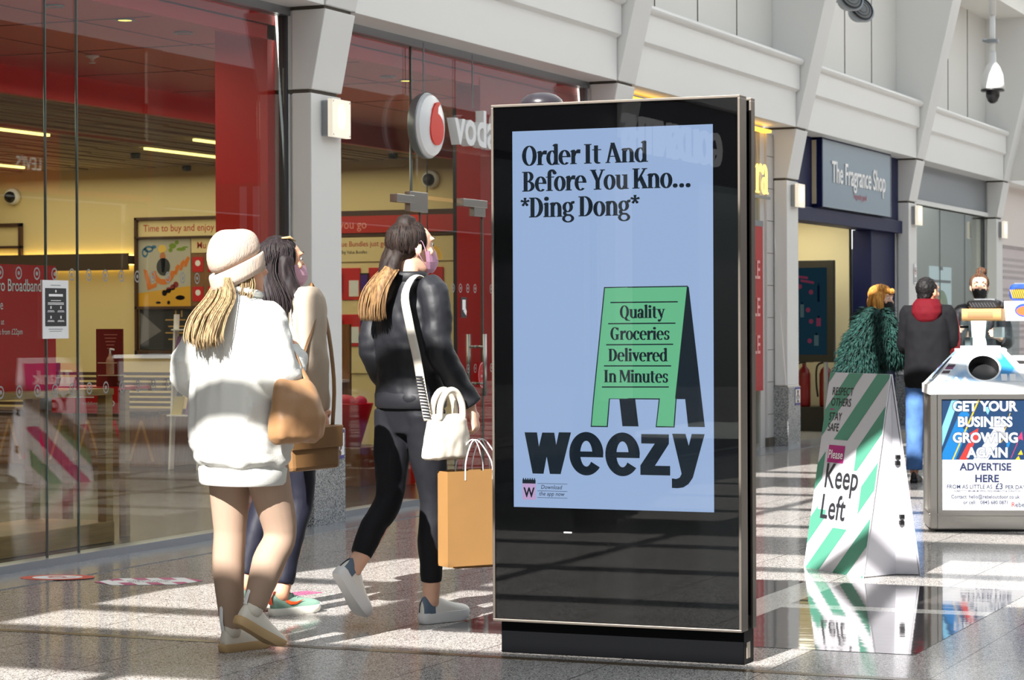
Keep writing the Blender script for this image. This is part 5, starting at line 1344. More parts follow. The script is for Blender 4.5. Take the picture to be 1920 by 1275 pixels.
def cap_strands(b, M, rx, ry, rz, c, n, r, rnd, m=0, low=-.55, front=1.0):
    """fine locks combed over the scalp from a parting at the crown down the back and sides"""
    for i in range(n):
        a = rnd.uniform(.22*PI, 1.78*PI) if rnd.random() < .8 else rnd.uniform(-.2*PI, .2*PI)
        lo = low if math.cos(a) < .55 else .45
        pts = []
        for k in range(5):
            t = k/4; z = 1.0-(1.0-lo)*t; q = math.sqrt(max(0, 1-min(1, z*z)))
            w = a + .12*math.sin(3*t+i)
            pts.append(M @ (Vector(c)+Vector((rx*q*math.cos(w), ry*q*math.sin(w), rz*z))*1.012))
        b.tube(pts, [r*.5, r, r, r, r*.4], 5, m, sub=2)
def body(parent, J, sk, s=1.0, arms=True, legs=True, vox=.006, hands=None, M=None, leg_r=(.078, .055, .052, .037), hvox=None):
    b = MB(); head_shape(b, M)
    limb(b, [Vector(J['nek'])+Vector((-.01, 0, -.06)), J['nek'], M @ Vector((-.018, 0, -.05))], [.07, .052, .052])
    torso(b, [((*J['pel'][:2], J['pel'][2]-.07), .09, .14), (J['pel'], .10, .155), (J['wai'], .085, .115), (J['che'], .10, .14), ((J['nek'][0]-.01, J['nek'][1], J['nek'][2]-.09), .085, .15), ((J['nek'][0]-.01, J['nek'][1], J['nek'][2]-.02), .055, .075)])
    for q in 'LR':
        if arms:
            limb(b, [Vector(J['she'+q]), J['elb'+q], J['wri'+q]], [.048, .038, .026])
            h = hands.get(q) if hands else None
            if h: hand(b, J['wri'+q], h[0], h[1], h[2], h[3] if len(h) > 3 else .5)
        if legs:
            limb(b, [J['hip'+q], J['kne'+q], J['ank'+q]], list(leg_r[:1])+[leg_r[1], leg_r[3]])
            a = Vector(J['ank'+q]); b.ell(a, (.04, .036, .04))
    def f(c, n):
        p = M.inverted() @ c
        for sd in (-1, 1):
            d = (p-Vector((.088, sd*.033, .018))).length
            if d < .03: c = c - n*.007*math.exp(-(d/.013)**2)
        return c
    return remesh(b, 'body', sk, parent, vox, 3, f)
H22 = math.radians(-22)
sk1 = skin('skin_warm', (206, 152, 122)); sk2 = skin('skin_pale', (222, 176, 150))
V = Vector
# ---- woman in the beanie
p1 = thing('person', 'person from behind in beige beanie, oversized white sweatshirt and tan leggings, walking', 'person', (8.72, 4.90, 0), H22)
J = dict(pel=(0, 0, .95), wai=(0, 0, 1.08), che=(-.01, 0, 1.28), nek=(-.015, 0, 1.46), sheL=(-.02, .17, 1.41), elbL=(-.07, .245, 1.17), wriL=(.10, .20, 1.03), sheR=(-.02, -.165, 1.41), elbR=(-.01, -.235, 1.17), wriR=(.18, -.14, 1.24),
         hipL=(0, .085, .90), kneL=(.01, .10, .50), ankL=(.02, .1, .095), hipR=(.02, -.085, .90), kneR=(.135, -.075, .49), ankR=(.0, -.07, .195))
M1 = hmat((-.015, 0, 1.578), -.42, .14, 0, .98)
body(p1, J, sk1, M=M1, vox=.0065, hands={'L': ((.6, -.2, -.6), (-.2, -1, 0), 1, .6), 'R': ((.6, .7, .2), (-.6, .6, -.5), -1, .8)})
eyes(p1, M1)
b = MB()
for q in 'LR': limb(b, [J['hip'+q], V(J['hip'+q]).lerp(V(J['kne'+q]), .55), J['kne'+q], V(J['kne'+q]).lerp(V(J['ank'+q]), .38)+V((-.012, 0, 0)), J['ank'+q]], [.105, .086, .068, .068, .046], n=18)
torso(b, [((.0, 0, .80), .10, .14), ((.0, 0, .92), .12, .165), ((0, 0, 1.0), .11, .15)])
remesh(b, 'leggings', mat('tan_leggings', (158, 134, 116), .7, spec=.2), p1, .008, 5)
b = MB()
torso(b, [((0, 0, .775), .158, .196), ((-.005, 0, .80), .178, .215), ((-.01, 0, .90), .192, .226), ((-.012, 0, 1.08), .19, .215), ((-.015, 0, 1.26), .17, .20), ((-.015, 0, 1.36), .145, .192), ((-.015, 0, 1.43), .105, .15), ((-.012, 0, 1.475), .082, .10), ((-.01, 0, 1.49), .07, .08)])
limb(b, [(-.015, .12, 1.40), (-.03, .185, 1.33), J['elbL'], (-.0, .235, 1.09), V(J['wriL'])+V((-.02, 0, .01))], [.08, .092, .088, .082, .056], n=18)
limb(b, [(-.015, -.12, 1.40), (-.02, -.18, 1.33), V(J['elbR'])+V((.0, .0, -.01)), (.08, -.20, 1.17), V(J['wriR'])+V((-.02, -.01, 0))], [.08, .092, .095, .088, .056], n=18)
m_sweat = mat('white_sweatshirt', (206, 206, 201), .8, spec=.1, bump=.15, bscale=220)
_fa, _fb = folds(.018, (8, 8, 1.5), 2), folds(.011, (5, 5, 15), 6)
def _f1(c, n): return _fb(_fa(c, n), n) if c.z < .88 or c.y < -.19 or c.y > .19 else _fa(c, n)
remesh(b, 'sweatshirt', m_sweat, p1, .009, 6, _f1)
b = MB(); torso(b, [((0, 0, .70), .148, .186), ((0, 0, .712), .157, .195), ((0, 0, .765), .160, .198), ((0, 0, .785), .15, .19)])
b.build('hem_band', m_sweat, p1, auto=50)
b = MB(); pts = [(-.012+.078*math.cos(a), .088*math.sin(a), 1.488+.018*math.cos(a)*-1) for a in [2*PI*k/24 for k in range(25)]]; b.tube(pts, .016, 8); b.build('collar', m_sweat, p1, smooth=True)
b = MB(); b.text('LINE', (-.208, -.02, 1.36), V((0, -1, 0)), Z, .05, 0, 'c', .01, 1, .0)
b.box(-.207, -.204, -.07, .03, 1.345, 1.35); b.build('back_print', mat('print_green', (90, 120, 110), .6), p1)
m_knit = mat('beige_knit', (180, 162, 148), .9, spec=.1, bump=.5, bscale=26, stretch=(9, 9, .8))
def hring(z, rx, ry, x=-.006, tl=.33, n=40): return [M1 @ p for p in ring((x, 0, z), rx, ry, 0, n, (tl, 0), 2.05)]
b = MB(); cr = [hring(.02, .108, .094), hring(.06, .116, .102, -.010), hring(.10, .112, .100, -.016), hring(.135, .098, .088, -.024, .28), hring(.162, .072, .066, -.032, .2), hring(.176, .04, .038, -.036, .1), hring(.180, .012, .012, -.036, 0)]
cr = [[p + (p-M1 @ V((-.02, 0, .06))).normalized()*(.010*noise.noise(p*14)-.02*math.exp(-((p-M1 @ V((-.07, -.03, .165))).length/.03)**2)) for p in r] for r in cr]
b.loft(cr); bc = b.build('beanie', m_knit, p1, smooth=True, sub=1)
b = MB(); b.loft([hring(-.038, .109, .095), hring(-.044, .116, .102), hring(-.02, .121, .107), hring(.022, .122, .109, -.008), hring(.032, .118, .105, -.009), hring(.02, .110, .096, -.008)]); b.build('cuff', m_knit, bc, smooth=True)
b = MB(); nb = lambda y, z: M1 @ V((-.08, y, z))
G1 = []
for y in (.065, .04, .0, -.045, -.085, -.11): G1.append([nb(y, -.02), V((-.13, y*.9, 1.47)), V((-.205, y*1.1-.01, 1.39)), V((-.232, y*1.0-.015, 1.32)), V((-.236, y*.9-.03, 1.25+.04*abs(math.sin(y*40)))) ])
rnd1 = random.Random(3); strands(b, G1, 420, .0027, .016, 0, rnd1)
b.ell(M1 @ V((-.03, 0, -.055)), (.075, .078, .06), 20, 12)
for s in (-1,): strands(b, [[M1 @ V((.03, s*.076, .0)), M1 @ V((.035, s*.082, -.06)), M1 @ V((.0, s*.09, -.13))], [M1 @ V((-.03, s*.08, .0)), M1 @ V((-.03, s*.088, -.07)), M1 @ V((-.06, s*.085, -.14))]], 110, .0027, .011, 0, rnd1)
b.build('hair', hairmat('blonde_hair', (170, 146, 108), (98, 78, 54)), p1, smooth=True)
m_boot = mat('cream_boot', (214, 206, 192), .5); m_gum = mat('gum_sole', (186, 154, 110), .6); m_str = mat('boot_strap', (226, 226, 224), .5)
shoe(p1, J['ankL'], .05, 0, [m_boot, m_gum], .09, .27, .036, strap=m_str)
shoe(p1, J['ankR'], -.02, .52, [m_boot, m_gum], .09, .27, .036, strap=m_str)

# ---- slouchy tan bag on her arm
t = thing('handbag', 'slouchy tan leather bag hanging on the arm in the white sweatshirt', 'bag', (8.72-.05*math.cos(H22)-.045*math.sin(H22), 4.90-.05*math.sin(H22)+.045*math.cos(H22), 0), H22)
m_tan = mat('tan_leather', (150, 112, 76), .5, var=.12, vscale=6)
b = MB(); torso(b, [((.075, -.355, .88), .10, .045), ((.075, -.36, .90), .125, .07), ((.075, -.36, .98), .13, .085), ((.07, -.355, 1.06), .11, .07), ((.065, -.345, 1.12), .09, .045), ((.065, -.34, 1.14), .08, .03)])
remesh(b, 'body', m_tan, t, .008, 4, folds(.014, (10, 10, 6), 5))
for yy in (-.32, -.375):
    b = MB(); b.tube([(-.0, yy+.01, 1.12), (.01, -.315, 1.22), (.045, -.29, 1.295), (.085, -.30, 1.27), (.12, -.325, 1.19), (.135, yy+.01, 1.12)], [(.005, .014)]*6, 8, sub=4); b.build('handle', m_tan, t, smooth=True)

# ---- woman with long dark hair
p2 = thing('person', 'person with long dark hair and pink mask in beige jacket, beyond the white sweatshirt', 'person', (10.05, 5.442, 0), H22)
J = dict(pel=(.03, 0, .99), wai=(.04, 0, 1.13), che=(.045, 0, 1.33), nek=(.03, 0, 1.52), sheL=(.03, .17, 1.46), elbL=(.02, .24, 1.19), wriL=(.15, .2, 1.02), sheR=(.03, -.17, 1.46), elbR=(.01, -.235, 1.19), wriR=(.06, -.205, .96),
         hipL=(.03, .085, .93), kneL=(-.02, .09, .53), ankL=(-.16, .085, .135), hipR=(.03, -.085, .93), kneR=(.04, -.09, .53), ankR=(-.08, -.09, .095))
M2 = hmat((.012, 0, 1.648), -.38, -.02, 0, 1.0)
body(p2, J, sk1, M=M2, vox=.0065, hands={'L': ((.7, -.2, -.6), (-.3, -1, 0), 1, .6), 'R': ((.35, .05, -.9), (0, 1, 0), -1, .9)})
eyes(p2, M2); mask(p2, M2, mat('pink_mask', (206, 160, 180), .7))
m_nvy = mat('navy_leggings', (26, 27, 40), .6, spec=.25)
def trousers(par, J, m, rad, ank=.0, top=1.04, fold=.004, name='trousers', cut=.93):
    b = MB()
    for q in 'LR':
        k, a = V(J['kne'+q]), V(J['ank'+q]); e = k.lerp(a, cut)
        limb(b, [J['hip'+q], V(J['hip'+q]).lerp(k, .5), k, k.lerp(a, .4)+V((-.01, 0, 0)), e], rad, n=18)
    p = V(J['pel']); torso(b, [((p.x, p.y, p.z-.16), .09, .135), ((p.x, p.y, p.z-.04), .115, .17), ((p.x, p.y, top), .105, .145)])
    return remesh(b, name, m, par, .008, 4, folds(fold, (12, 12, 9), 1))
trousers(p2, J, m_nvy, [.098, .084, .062, .06, .048], name='leggings', cut=.88)
m_beige = mat('beige_jacket', (176, 160, 142), .75, spec=.2, bump=.1, bscale=90)
b = MB(); torso(b, [((.03, 0, .92), .135, .185), ((.035, 0, 1.02), .135, .185), ((.04, 0, 1.13), .125, .165), ((.04, 0, 1.28), .135, .185), ((.035, 0, 1.40), .125, .195), ((.03, 0, 1.47), .09, .14), ((.03, 0, 1.51), .065, .08)])
limb(b, [(.03, .13, 1.44), J['sheL'], J['elbL'], J['wriL']], [.07, .075, .064, .05], n=16); limb(b, [(.03, -.13, 1.44), J['sheR'], J['elbR'], J['wriR']], [.07, .075, .066, .052], n=16)
remesh(b, 'jacket', m_beige, p2, .008, 4, folds(.010, (10, 10, 6), 4))
b = MB(); pts = [(.03+.07*math.cos(a), .082*math.sin(a), 1.515) for a in [2*PI*k/20 for k in range(21)]]; b.tube(pts, [(.024, .010)]*21, 8, ref=(0, 0, 1)); b.build('collar', m_beige, p2, smooth=True)
m_dark = hairmat('dark_hair', (44, 34, 36), (20, 15, 17))
b = MB(); b.ell(M2 @ V((-.022, 0, .022)), (.102, .088, .104), 24, 16, R=M2.to_3x3())
limb(b, [M2 @ V((-.06, 0, .0)), M2 @ V((-.085, 0, -.08)), V((-.10, -.0, 1.47)), V((-.105, -.0, 1.40))], [(.05, .082), (.055, .09), (.045, .085), (.02, .05)], n=18)
limb(b, [M2 @ V((-.0, -.07, .02)), M2 @ V((-.005, -.092, -.07)), V((-.005, -.135, 1.48)), V((.02, -.15, 1.40))], [(.04, .03), (.045, .035), (.04, .03), (.012, .012)], n=14)
hb = remesh(b, 'hair', m_dark, p2, .007, 5, lambda c, n: c + n*.006*noise.noise(V((c.x*45, c.y*45, c.z*4))))
b = MB(); strands(b, [[M2 @ V((.03, -.075, .06)), M2 @ V((.02, -.095, -.03)), V((.02, -.14, 1.50)), V((.05, -.165, 1.39))], [M2 @ V((-.05, -.08, .05)), M2 @ V((-.07, -.09, -.05)), V((-.08, -.12, 1.48)), V((-.08, -.13, 1.37))], [M2 @ V((-.1, 0, .05)), M2 @ V((-.12, 0, -.06)), V((-.135, 0, 1.48)), V((-.145, 0, 1.36))], [M2 @ V((-.06, .08, .05)), M2 @ V((-.08, .09, -.05)), V((-.10, .10, 1.48)), V((-.1, .1, 1.38))]], 360, .0026, .012, 0, random.Random(5)); cap_strands(b, M2, .102, .088, .104, (-.022, 0, .022), 260, .0028, random.Random(15)); b.build('hair_strands', m_dark, hb, smooth=True)
b = MB(); b.tube([M2 @ V((-.02, -.05, .112)), M2 @ V((.02, -.05, .116)), M2 @ V((.05, -.045, .10))], [.004, .008, .003], 8); b.build('hair_clip', mat('clip_tan', (170, 140, 100), .4), hb, smooth=True)
m_grn = mat('sage_suede', (120, 152, 136), .6); m_or = mat('orange_leather', (236, 84, 30), .45); m_sole = mat('off_white_sole', (224, 222, 212), .5)
shoe(p2, J['ankR'], -.02, 0, [m_grn, m_sole], 0, .285, .036, mark=m_or); shoe(p2, J['ankL'], .0, .16, [m_grn, m_sole], 0, .285, .036, mark=m_or)
t = thing('shoulder_bag', 'brown leather satchel at the hip of the person in the beige jacket', 'bag', (10.095-.15*math.cos(H22), 5.424-.15*math.sin(H22), 0), H22)
m_sat = mat('brown_leather', (128, 94, 58), .45, var=.15, vscale=5)
b = MB(); b.hexa([(-.10, -.33, .68), (.19, -.33, .69), (.19, -.22, .69), (-.10, -.22, .68), (-.11, -.325, .865), (.195, -.325, .885), (.195, -.225, .885), (-.11, -.225, .865)]); b.build('body', m_sat, t, bevel=.02)
b = MB(); b.hexa([(-.11, -.338, .78), (.195, -.338, .79), (.195, -.331, .79), (-.11, -.331, .78), (-.112, -.338, .87), (.197, -.338, .89), (.197, -.22, .89), (-.112, -.22, .87)]); b.build('flap', m_sat, t, bevel=.008)
b = MB(); b.tube([(-.10, -.27, .87), (-.03, -.262, 1.1), (.10, -.25, 1.38), (.17, -.14, 1.545), (.19, -.225, 1.38), (.19, -.28, 1.1), (.185, -.275, .885)], [(.004, .012)]*7, 8, sub=4); b.build('strap', m_sat, t, smooth=True)

# ---- woman in the black leather jacket
p3 = thing('person', 'person in black leather jacket and black jeans with pink face mask, striding toward the totem', 'person', (9.924, 4.706, 0), H22)
J = dict(pel=(0, 0, 1.02), wai=(0, 0, 1.16), che=(0, 0, 1.37), nek=(-.01, 0, 1.565), sheL=(-.01, .155, 1.50), elbL=(-.06, .195, 1.23), wriL=(.06, .18, 1.03), sheR=(-.01, -.155, 1.50), elbR=(-.01, -.215, 1.22), wriR=(.10, -.295, .975),
         hipL=(-.01, .09, .96), kneL=(-.055, .09, .56), ankL=(-.27, .09, .255), hipR=(.0, -.09, .96), kneR=(.05, -.095, .55), ankR=(.035, -.09, .097))
M3 = hmat((.012, 0, 1.70), -.30, -.03, 0, 1.02)
body(p3, J, sk2, M=M3, vox=.006, hands={'L': ((.6, -.1, -.7), (-.3, -1, 0), 1, .6), 'R': ((.12, -.18, -.95), (-.4, .9, 0), -1, 1.0)})
eyes(p3, M3); mask(p3, M3, mat('rose_mask', (214, 162, 190), .7))
m_jean = mat('black_jeans', (24, 25, 30), .7, spec=.2)
trousers(p3, J, m_jean, [.10, .085, .064, .060, .048], name='jeans', top=1.08, cut=.80)
m_lea = mat('black_leather', (25, 26, 31), .55, spec=.35, bump=.05, bscale=60)
b = MB(); torso(b, [((0, 0, .99), .125, .168), ((0, 0, 1.02), .135, .178), ((0, 0, 1.15), .125, .165), ((-.0, 0, 1.32), .135, .178), ((-.01, 0, 1.43), .12, .178), ((-.01, 0, 1.51), .09, .14), ((-.01, 0, 1.56), .068, .085)])
limb(b, [(-.01, .11, 1.48), J['sheL'], V(J['sheL']).lerp(V(J['elbL']), .5), J['elbL'], J['wriL']], [.07, .075, .068, .063, .05], n=16)
limb(b, [(-.01, -.11, 1.48), J['sheR'], V(J['sheR']).lerp(V(J['elbR']), .5), J['elbR'], V(J['wriR'])+V((-.0, 0, .02))], [.07, .075, .068, .063, .052], n=16)
remesh(b, 'jacket', m_lea, p3, .008, 3, folds(.009, (9, 9, 11), 8))
b = MB(); torso(b, [((0, 0, .975), .128, .17), ((0, 0, .985), .136, .178), ((0, 0, 1.04), .137, .179), ((0, 0, 1.05), .13, .17)]); b.build('waistband', m_lea, p3, auto=50)
b = MB(); pts = [(-.01+.074*math.cos(a), .086*math.sin(a), 1.565) for a in [2*PI*k/20 for k in range(21)]]; b.tube(pts, [(.028, .010)]*21, 8, ref=(0, 0, 1)); b.build('collar', m_lea, p3, smooth=True)
m_brn = hairmat('brown_hair', (46, 33, 28), (20, 14, 12)); m_tip = hairmat('blonde_ends', (150, 118, 78), (84, 60, 40))
b = MB(); b.ell(M3 @ V((-.024, 0, .028)), (.100, .084, .098), 24, 16, R=M3.to_3x3()); b.ell(M3 @ V((-.03, -.0, .115)), (.05, .045, .035), 16, 10)
limb(b, [M3 @ V((-.07, 0, .02)), M3 @ V((-.10, 0, -.05)), V((-.125, .02, 1.58))], [(.035, .06), (.035, .06), (.03, .05)], n=16)
hb = remesh(b, 'hair', m_brn, p3, .007, 5, lambda c, n: c + n*.005*noise.noise(V((c.x*50, c.y*50, c.z*6))))
b = MB(); cap_strands(b, M3, .100, .084, .098, (-.024, 0, .028), 280, .0028, random.Random(19)); b.build('hair_strands', m_brn, hb, smooth=True)
b = MB(); limb(b, [V((-.115, .01, 1.60)), V((-.16, .03, 1.53)), V((-.178, .04, 1.46)), V((-.18, .04, 1.40))], [(.03, .05), (.032, .07), (.03, .075), (.012, .05)], n=16)
strands(b, [[V((-.12, -.05, 1.60)), V((-.18, -.04, 1.52)), V((-.20, -.03, 1.44)), V((-.2, -.03, 1.37))], [V((-.12, .07, 1.60)), V((-.18, .10, 1.52)), V((-.2, .11, 1.44)), V((-.2, .10, 1.37))]], 320, .0026, .012, 0, random.Random(9)); b.build('hair_ends', m_tip, hb, smooth=True)
m_wsh = mat('white_leather', (240, 238, 232), .45); m_wsol = mat('white_rubber', (236, 236, 236), .4); m_bhl = mat('blue_grey_heel', (94, 112, 132), .5)
shoe(p3, J['ankR'], -.02, 0, [m_wsh, m_wsol, m_bhl], 0, .28, .048); shoe(p3, J['ankL'], .0, .95, [m_wsh, m_wsol, m_bhl], 0, .28, .048)
t = thing('handbag', 'small off white handbag with wide strap at the hip of the leather jacket', 'bag', (9.924-.05*math.cos(H22), 4.706-.05*math.sin(H22), 0), H22)
m_off = mat('off_white_leather', (214, 206, 192), .5, var=.05, vscale=8)
b = MB(); torso(b, [((-.02, -.30, .755), .115, .035), ((-.02, -.30, .765), .13, .055), ((-.01, -.30, .86), .125, .058), ((-.005, -.30, .93), .11, .05), ((-.005, -.30, .955), .095, .03)])
remesh(b, 'body', m_off, t, .007, 4, folds(.006, (14, 14, 10), 3))
for yy in (-.275, -.325):
    b = MB(); b.tube([(-.075, yy, .93), (-.07, yy, 1.0), (-.03, yy, 1.055), (.02, yy, 1.055), (.06, yy, 1.0), (.065, yy, .93)], .015, 10, sub=4); b.build('handle', m_off, t, smooth=True)
b = MB(); b.tube([(-.11, -.285, .93), (-.118, -.262, 1.05), (-.118, -.225, 1.20), (-.118, -.175, 1.36), (-.105, -.135, 1.49), (-.02, -.115, 1.572), (.07, -.125, 1.52)], [(.005, .023)]*7, 10, sub=5, ref=(-1, -.2, 0)); st = b.build('strap', mat('strap_web', (204, 196, 184), .7, bump=.1, bscale=200), t, smooth=True)
b = MB()
for i in range(14):
    k = i/13; p = V((-.111, -.288, .94)).lerp(V((-.124, -.25, 1.12)), k); b.box(p.x-.008, p.x-.004, p.y-.022, p.y+.022, p.z, p.z+.006)
b.build('woven_pattern', m_ink, st)
def paper_bag(loc, rz, label, d=(.30, .13, .43), m=None):
    t = thing('shopping_bag', label, 'bag', loc, rz, 'paper bags carried by the leather jacket')
    x, y, h = d[0]/2, d[1]/2, d[2]; b = MB(); T = .0015
    for a, c, e, f in ((-x, x, -y, -y+T), (-x, x, y-T, y), (-x, -x+T, -y+T, y-T), (x-T, x, -y+T, y-T)): b.box(a, c, e, f, 0, h)
    b.box(-x, x, -y, y, 0, T); b.build('body', m, t)
    for yy in (-y, y):
        b = MB(); b.tube([(-.07, yy, h-.04), (-.065, yy*.9, h+.04), (-.02, yy*.35, h+.125), (.02, yy*.35, h+.125), (.065, yy*.9, h+.04), (.07, yy, h-.04)], .003, 6, sub=4); b.build('handle', m_paper, t)
    return t
m_kraft = mat('kraft_paper', (140, 103, 58), .65, var=.06, vscale=4, bump=.15, bscale=7)
w2l = lambda x, y, z: (9.924+x*math.cos(H22)-y*math.sin(H22), 4.706+x*math.sin(H22)+y*math.cos(H22), z)
paper_bag(w2l(.04, -.37, .285), H22-.25, 'kraft paper shopping bag in the hand of the leather jacket, nearer one', (.32, .09, .42), m_kraft)
paper_bag(w2l(.18, -.27, .26), H22-.25, 'second kraft paper shopping bag, partly behind the totem edge', (.30, .085, .44), m_kraft)
# ------------------------------------------------------------------ market stall and the three people at it
t = thing('stall_counter', 'white sales counter of the market stall behind the litter bin', 'counter', (21.0, 3.7, 0))
b = MB(); b.box(-.3, .35, -1.3, .95, 0, 1.02); b.build('carcass', mat('counter_grey', (150, 150, 152), .5), t)
b = MB(); b.box(-.34, .39, -1.34, .98, 1.02, 1.055); b.build('worktop', m_paper, t)
m_case = glass('case_glass', (246, 251, 251), 1.5, 0.0, 1.2)
t = thing('display_case', 'glass display case on the stall counter, under the stacked boxes', 'display case', (20.9, 4.36, 1.056))
b = MB()
for a, c, d, e in ((-.16, .16, -.225, -.219), (-.16, .16, .219, .225), (-.16, -.154, -.219, .219), (.154, .16, -.219, .219)): b.box(a, c, d, e, 0, .295)
b.box(-.16, .16, -.225, .225, .295, .301); b.build('glass_box', m_case, t)
b = MB(); b.box(-.15, .15, -.215, .0, .15, .155); b.build('shelf', m_case, t)
for z in (.06, .24): b = MB(); b.box(-.17, -.155, .15, .225, z, z+.02); b.build('hinge', m_black, t)
for i, (y, z, c, mm) in enumerate(((-.09, .0, (.1, .1, .07), m_paper), (-.09, .156, (.1, .08, .09), m_paper), (.17, .02, (.1, .05, .14), m_frame))):
    o = box_thing('gadget_box', ('small white box with red dot at the bottom of the display case', 'small white box on the shelf of the display case', 'grey packet at the left inside the display case')[i], 'box', (20.84, 4.36+y, 1.0575+z), c, mm)
b = MB(); b.box(-.16, .16, -.17, .17, 0, .105); b.box(-.1605, -.16, -.1, .12, .025, .08, 1)
o = b.build('cardboard_box', [mat('cardboard', (190, 148, 92), .7), mat('cardboard_print', (160, 118, 78), .7)], bevel=.004); o.location = (20.9, 4.40, 1.358); tag(o, 'brown cardboard box on the display case under the black speaker', 'box')
def speaker(name, label, loc, w, h, d, body, grille, pattern, rz=0):
    t = thing(name, label, 'speaker', loc, rz)
    b = MB(); rr = [ring((x, 0, h/2), 1, 1) for x in ()]
    sec = []
    for x, g in ((-d/2, .86), (-d/2*.7, 1), (d/2*.7, 1), (d/2, .86)):
        sec.append([V((x, w/2*g*math.copysign(abs(math.cos(a))**.5, math.cos(a)), h/2+h/2*g*math.copysign(abs(math.sin(a))**.6, math.sin(a)))) for a in [2*PI*j/32 for j in range(32)]])
    b.loft(sec); b.build('body', body, t, auto=50)
    b = MB(); b.poly([V((-d/2-.001, w/2*.74*math.copysign(abs(math.cos(a))**.5, math.cos(a)), h*.42+h/2*.62*math.copysign(abs(math.sin(a))**.6, math.sin(a)))) for a in [2*PI*j/32 for j in range(32)]])
    for i in range(9):
        y = -w*.34+w*.68*i/8; b.poly([V((-d/2-.002, y-.008, h*.16)), V((-d/2-.002, y+.002, h*.16)), V((-d/2-.002, y+.028, h*.66)), V((-d/2-.002, y+.016, h*.66))], 1)
    b.build('grille', [grille, pattern], t)
    b = MB(); b.box(-d*.3, d*.3, -w*.3, w*.3, h-.004, h+.006); b.build('top_plate', m_frame, t)
    return t
speaker('portable_speaker', 'black portable speaker on the brown cardboard box', (20.9, 4.40, 1.4635), .30, .08, .12, m_black, m_black, mat('grey_mesh', (44, 46, 52), .5))
m_blu = mat('royal_blue', (28, 66, 170), .4)
b = MB(); b.box(-.08, .08, -.15, .15, 0, .17, 0); b.disc((-.0805, -.03, .09), V((0, -1, 0)), Z, .09, 1, 24, .06); b.disc((-.081, -.03, .085), V((0, -1, 0)), Z, .075, 2, 24, .04)
o = b.build('speaker_carton', [m_lid, m_blu, m_or]); o.location = (20.92, 4.11+.0, 1.358); o.location = (20.98, 4.085, 1.358); tag(o, 'white carton printed with a blue and orange speaker on the display case', 'box')
speaker('portable_speaker', 'bright blue portable speaker with yellow pattern on the white carton', (20.98, 4.095, 1.5285), .21, .15, .10, m_blu, m_ink, m_py, 0)
t = thing('shelf_unit', 'white stall shelf unit at the right edge of the picture', 'shelf unit', (21.15, 3.58, 1.056))
b = MB(); b.box(.10, .12, -.4, .36, 0, .50); b.build('back', m_lid, t)
for y in (-.4, .34): b = MB(); b.box(-.14, .10, y, y+.02, 0, .50); b.build('side', m_lid, t)
for z in (.0, .23, .48): b = MB(); b.box(-.14, .10, -.38, .34, z, z+.02); b.build('shelf', m_lid, t)
for i in range(5):
    o = box_thing('gadget_box', ('pink', 'dark', 'pink', 'dark', 'pink')[i]+' packet on the white stall shelves, '+('first', 'second', 'third', 'fourth', 'fifth')[i]+' from the left', 'box', (21.12, 3.86-.14*i, 1.0765), (.1, .1, .17), (m_pp if i % 2 == 0 else m_ink))
b = MB(); b.box(-.06, .06, -.05, .05, 0, .07); o = b.build('tag_stack', m_py); o.location = (21.15, 3.85, 1.558); tag(o, 'small yellow box on top of the white stall shelf unit', 'box')

# man in the hooded top
p4 = thing('person', 'person from behind with short black hair, dark hoodie with red hood and jeans', 'person', (20.03, 4.70, 0), math.radians(6))
J = dict(pel=(0, 0, .97), wai=(0, 0, 1.10), che=(0, 0, 1.30), nek=(.0, 0, 1.48), sheL=(0, .16, 1.42), elbL=(.05, .20, 1.17), wriL=(.29, .14, 1.10), sheR=(0, -.16, 1.42), elbR=(.04, -.205, 1.17), wriR=(.28, -.15, 1.10),
         hipL=(0, .09, .92), kneL=(.01, .11, .50), ankL=(-.01, .115, .095), hipR=(0, -.09, .92), kneR=(.02, -.11, .50), ankR=(.02, -.115, .095))
M4 = hmat((.02, 0, 1.60), -.55, 0, 0, 1.0)
body(p4, J, sk1, M=M4, vox=.008, hands={'L': ((.8, -.3, -.2), (0, 0, -1), 1, .5), 'R': ((.8, .3, -.2), (0, 0, -1), -1, .5)}); eyes(p4, M4)
m_hood = mat('black_sweat', (20, 20, 23), .85, spec=.15); m_rhood = mat('red_hood', (84, 9, 20), .8, spec=.15)
b = MB(); torso(b, [((0, 0, .80), .145, .185), ((0, 0, .86), .155, .195), ((0, 0, 1.10), .15, .19), ((0, 0, 1.28), .15, .195), ((0, 0, 1.38), .13, .19), ((0, 0, 1.45), .09, .15), ((.0, 0, 1.49), .07, .08)])
limb(b, [(0, .12, 1.41), J['sheL'], J['elbL'], (.16, .18, 1.12), J['wriL']], [.075, .076, .066, .06, .05], n=16); limb(b, [(0, -.12, 1.41), J['sheR'], J['elbR'], (.16, -.185, 1.12), J['wriR']], [.075, .076, .066, .06, .05], n=16)
def redstripe(c): return 1 if (c.y < -.185 and -.005 < c.x < .05 and c.z > 1.0) else 0
remesh(b, 'hoodie', [m_hood, mat('red_stripe', (150, 16, 28), .7)], p4, .009, 4, folds(.009, (9, 9, 6), 3), redstripe)
b = MB(); torso(b, [((-.09, 0, 1.33), .03, .04), ((-.10, 0, 1.37), .05, .09), ((-.085, 0, 1.43), .075, .125), ((-.05, 0, 1.49), .095, .125), ((-.02, 0, 1.53), .095, .105), ((-.01, 0, 1.545), .085, .09)])
remesh(b, 'hood', m_rhood, p4, .008, 4, folds(.008, (12, 12, 9), 4))
trousers(p4, J, mat('blue_jeans', (74, 108, 158), .8, spec=.15, var=.35, vscale=5), [.105, .09, .078, .072, .068], name='jeans', top=1.0, cut=.96)
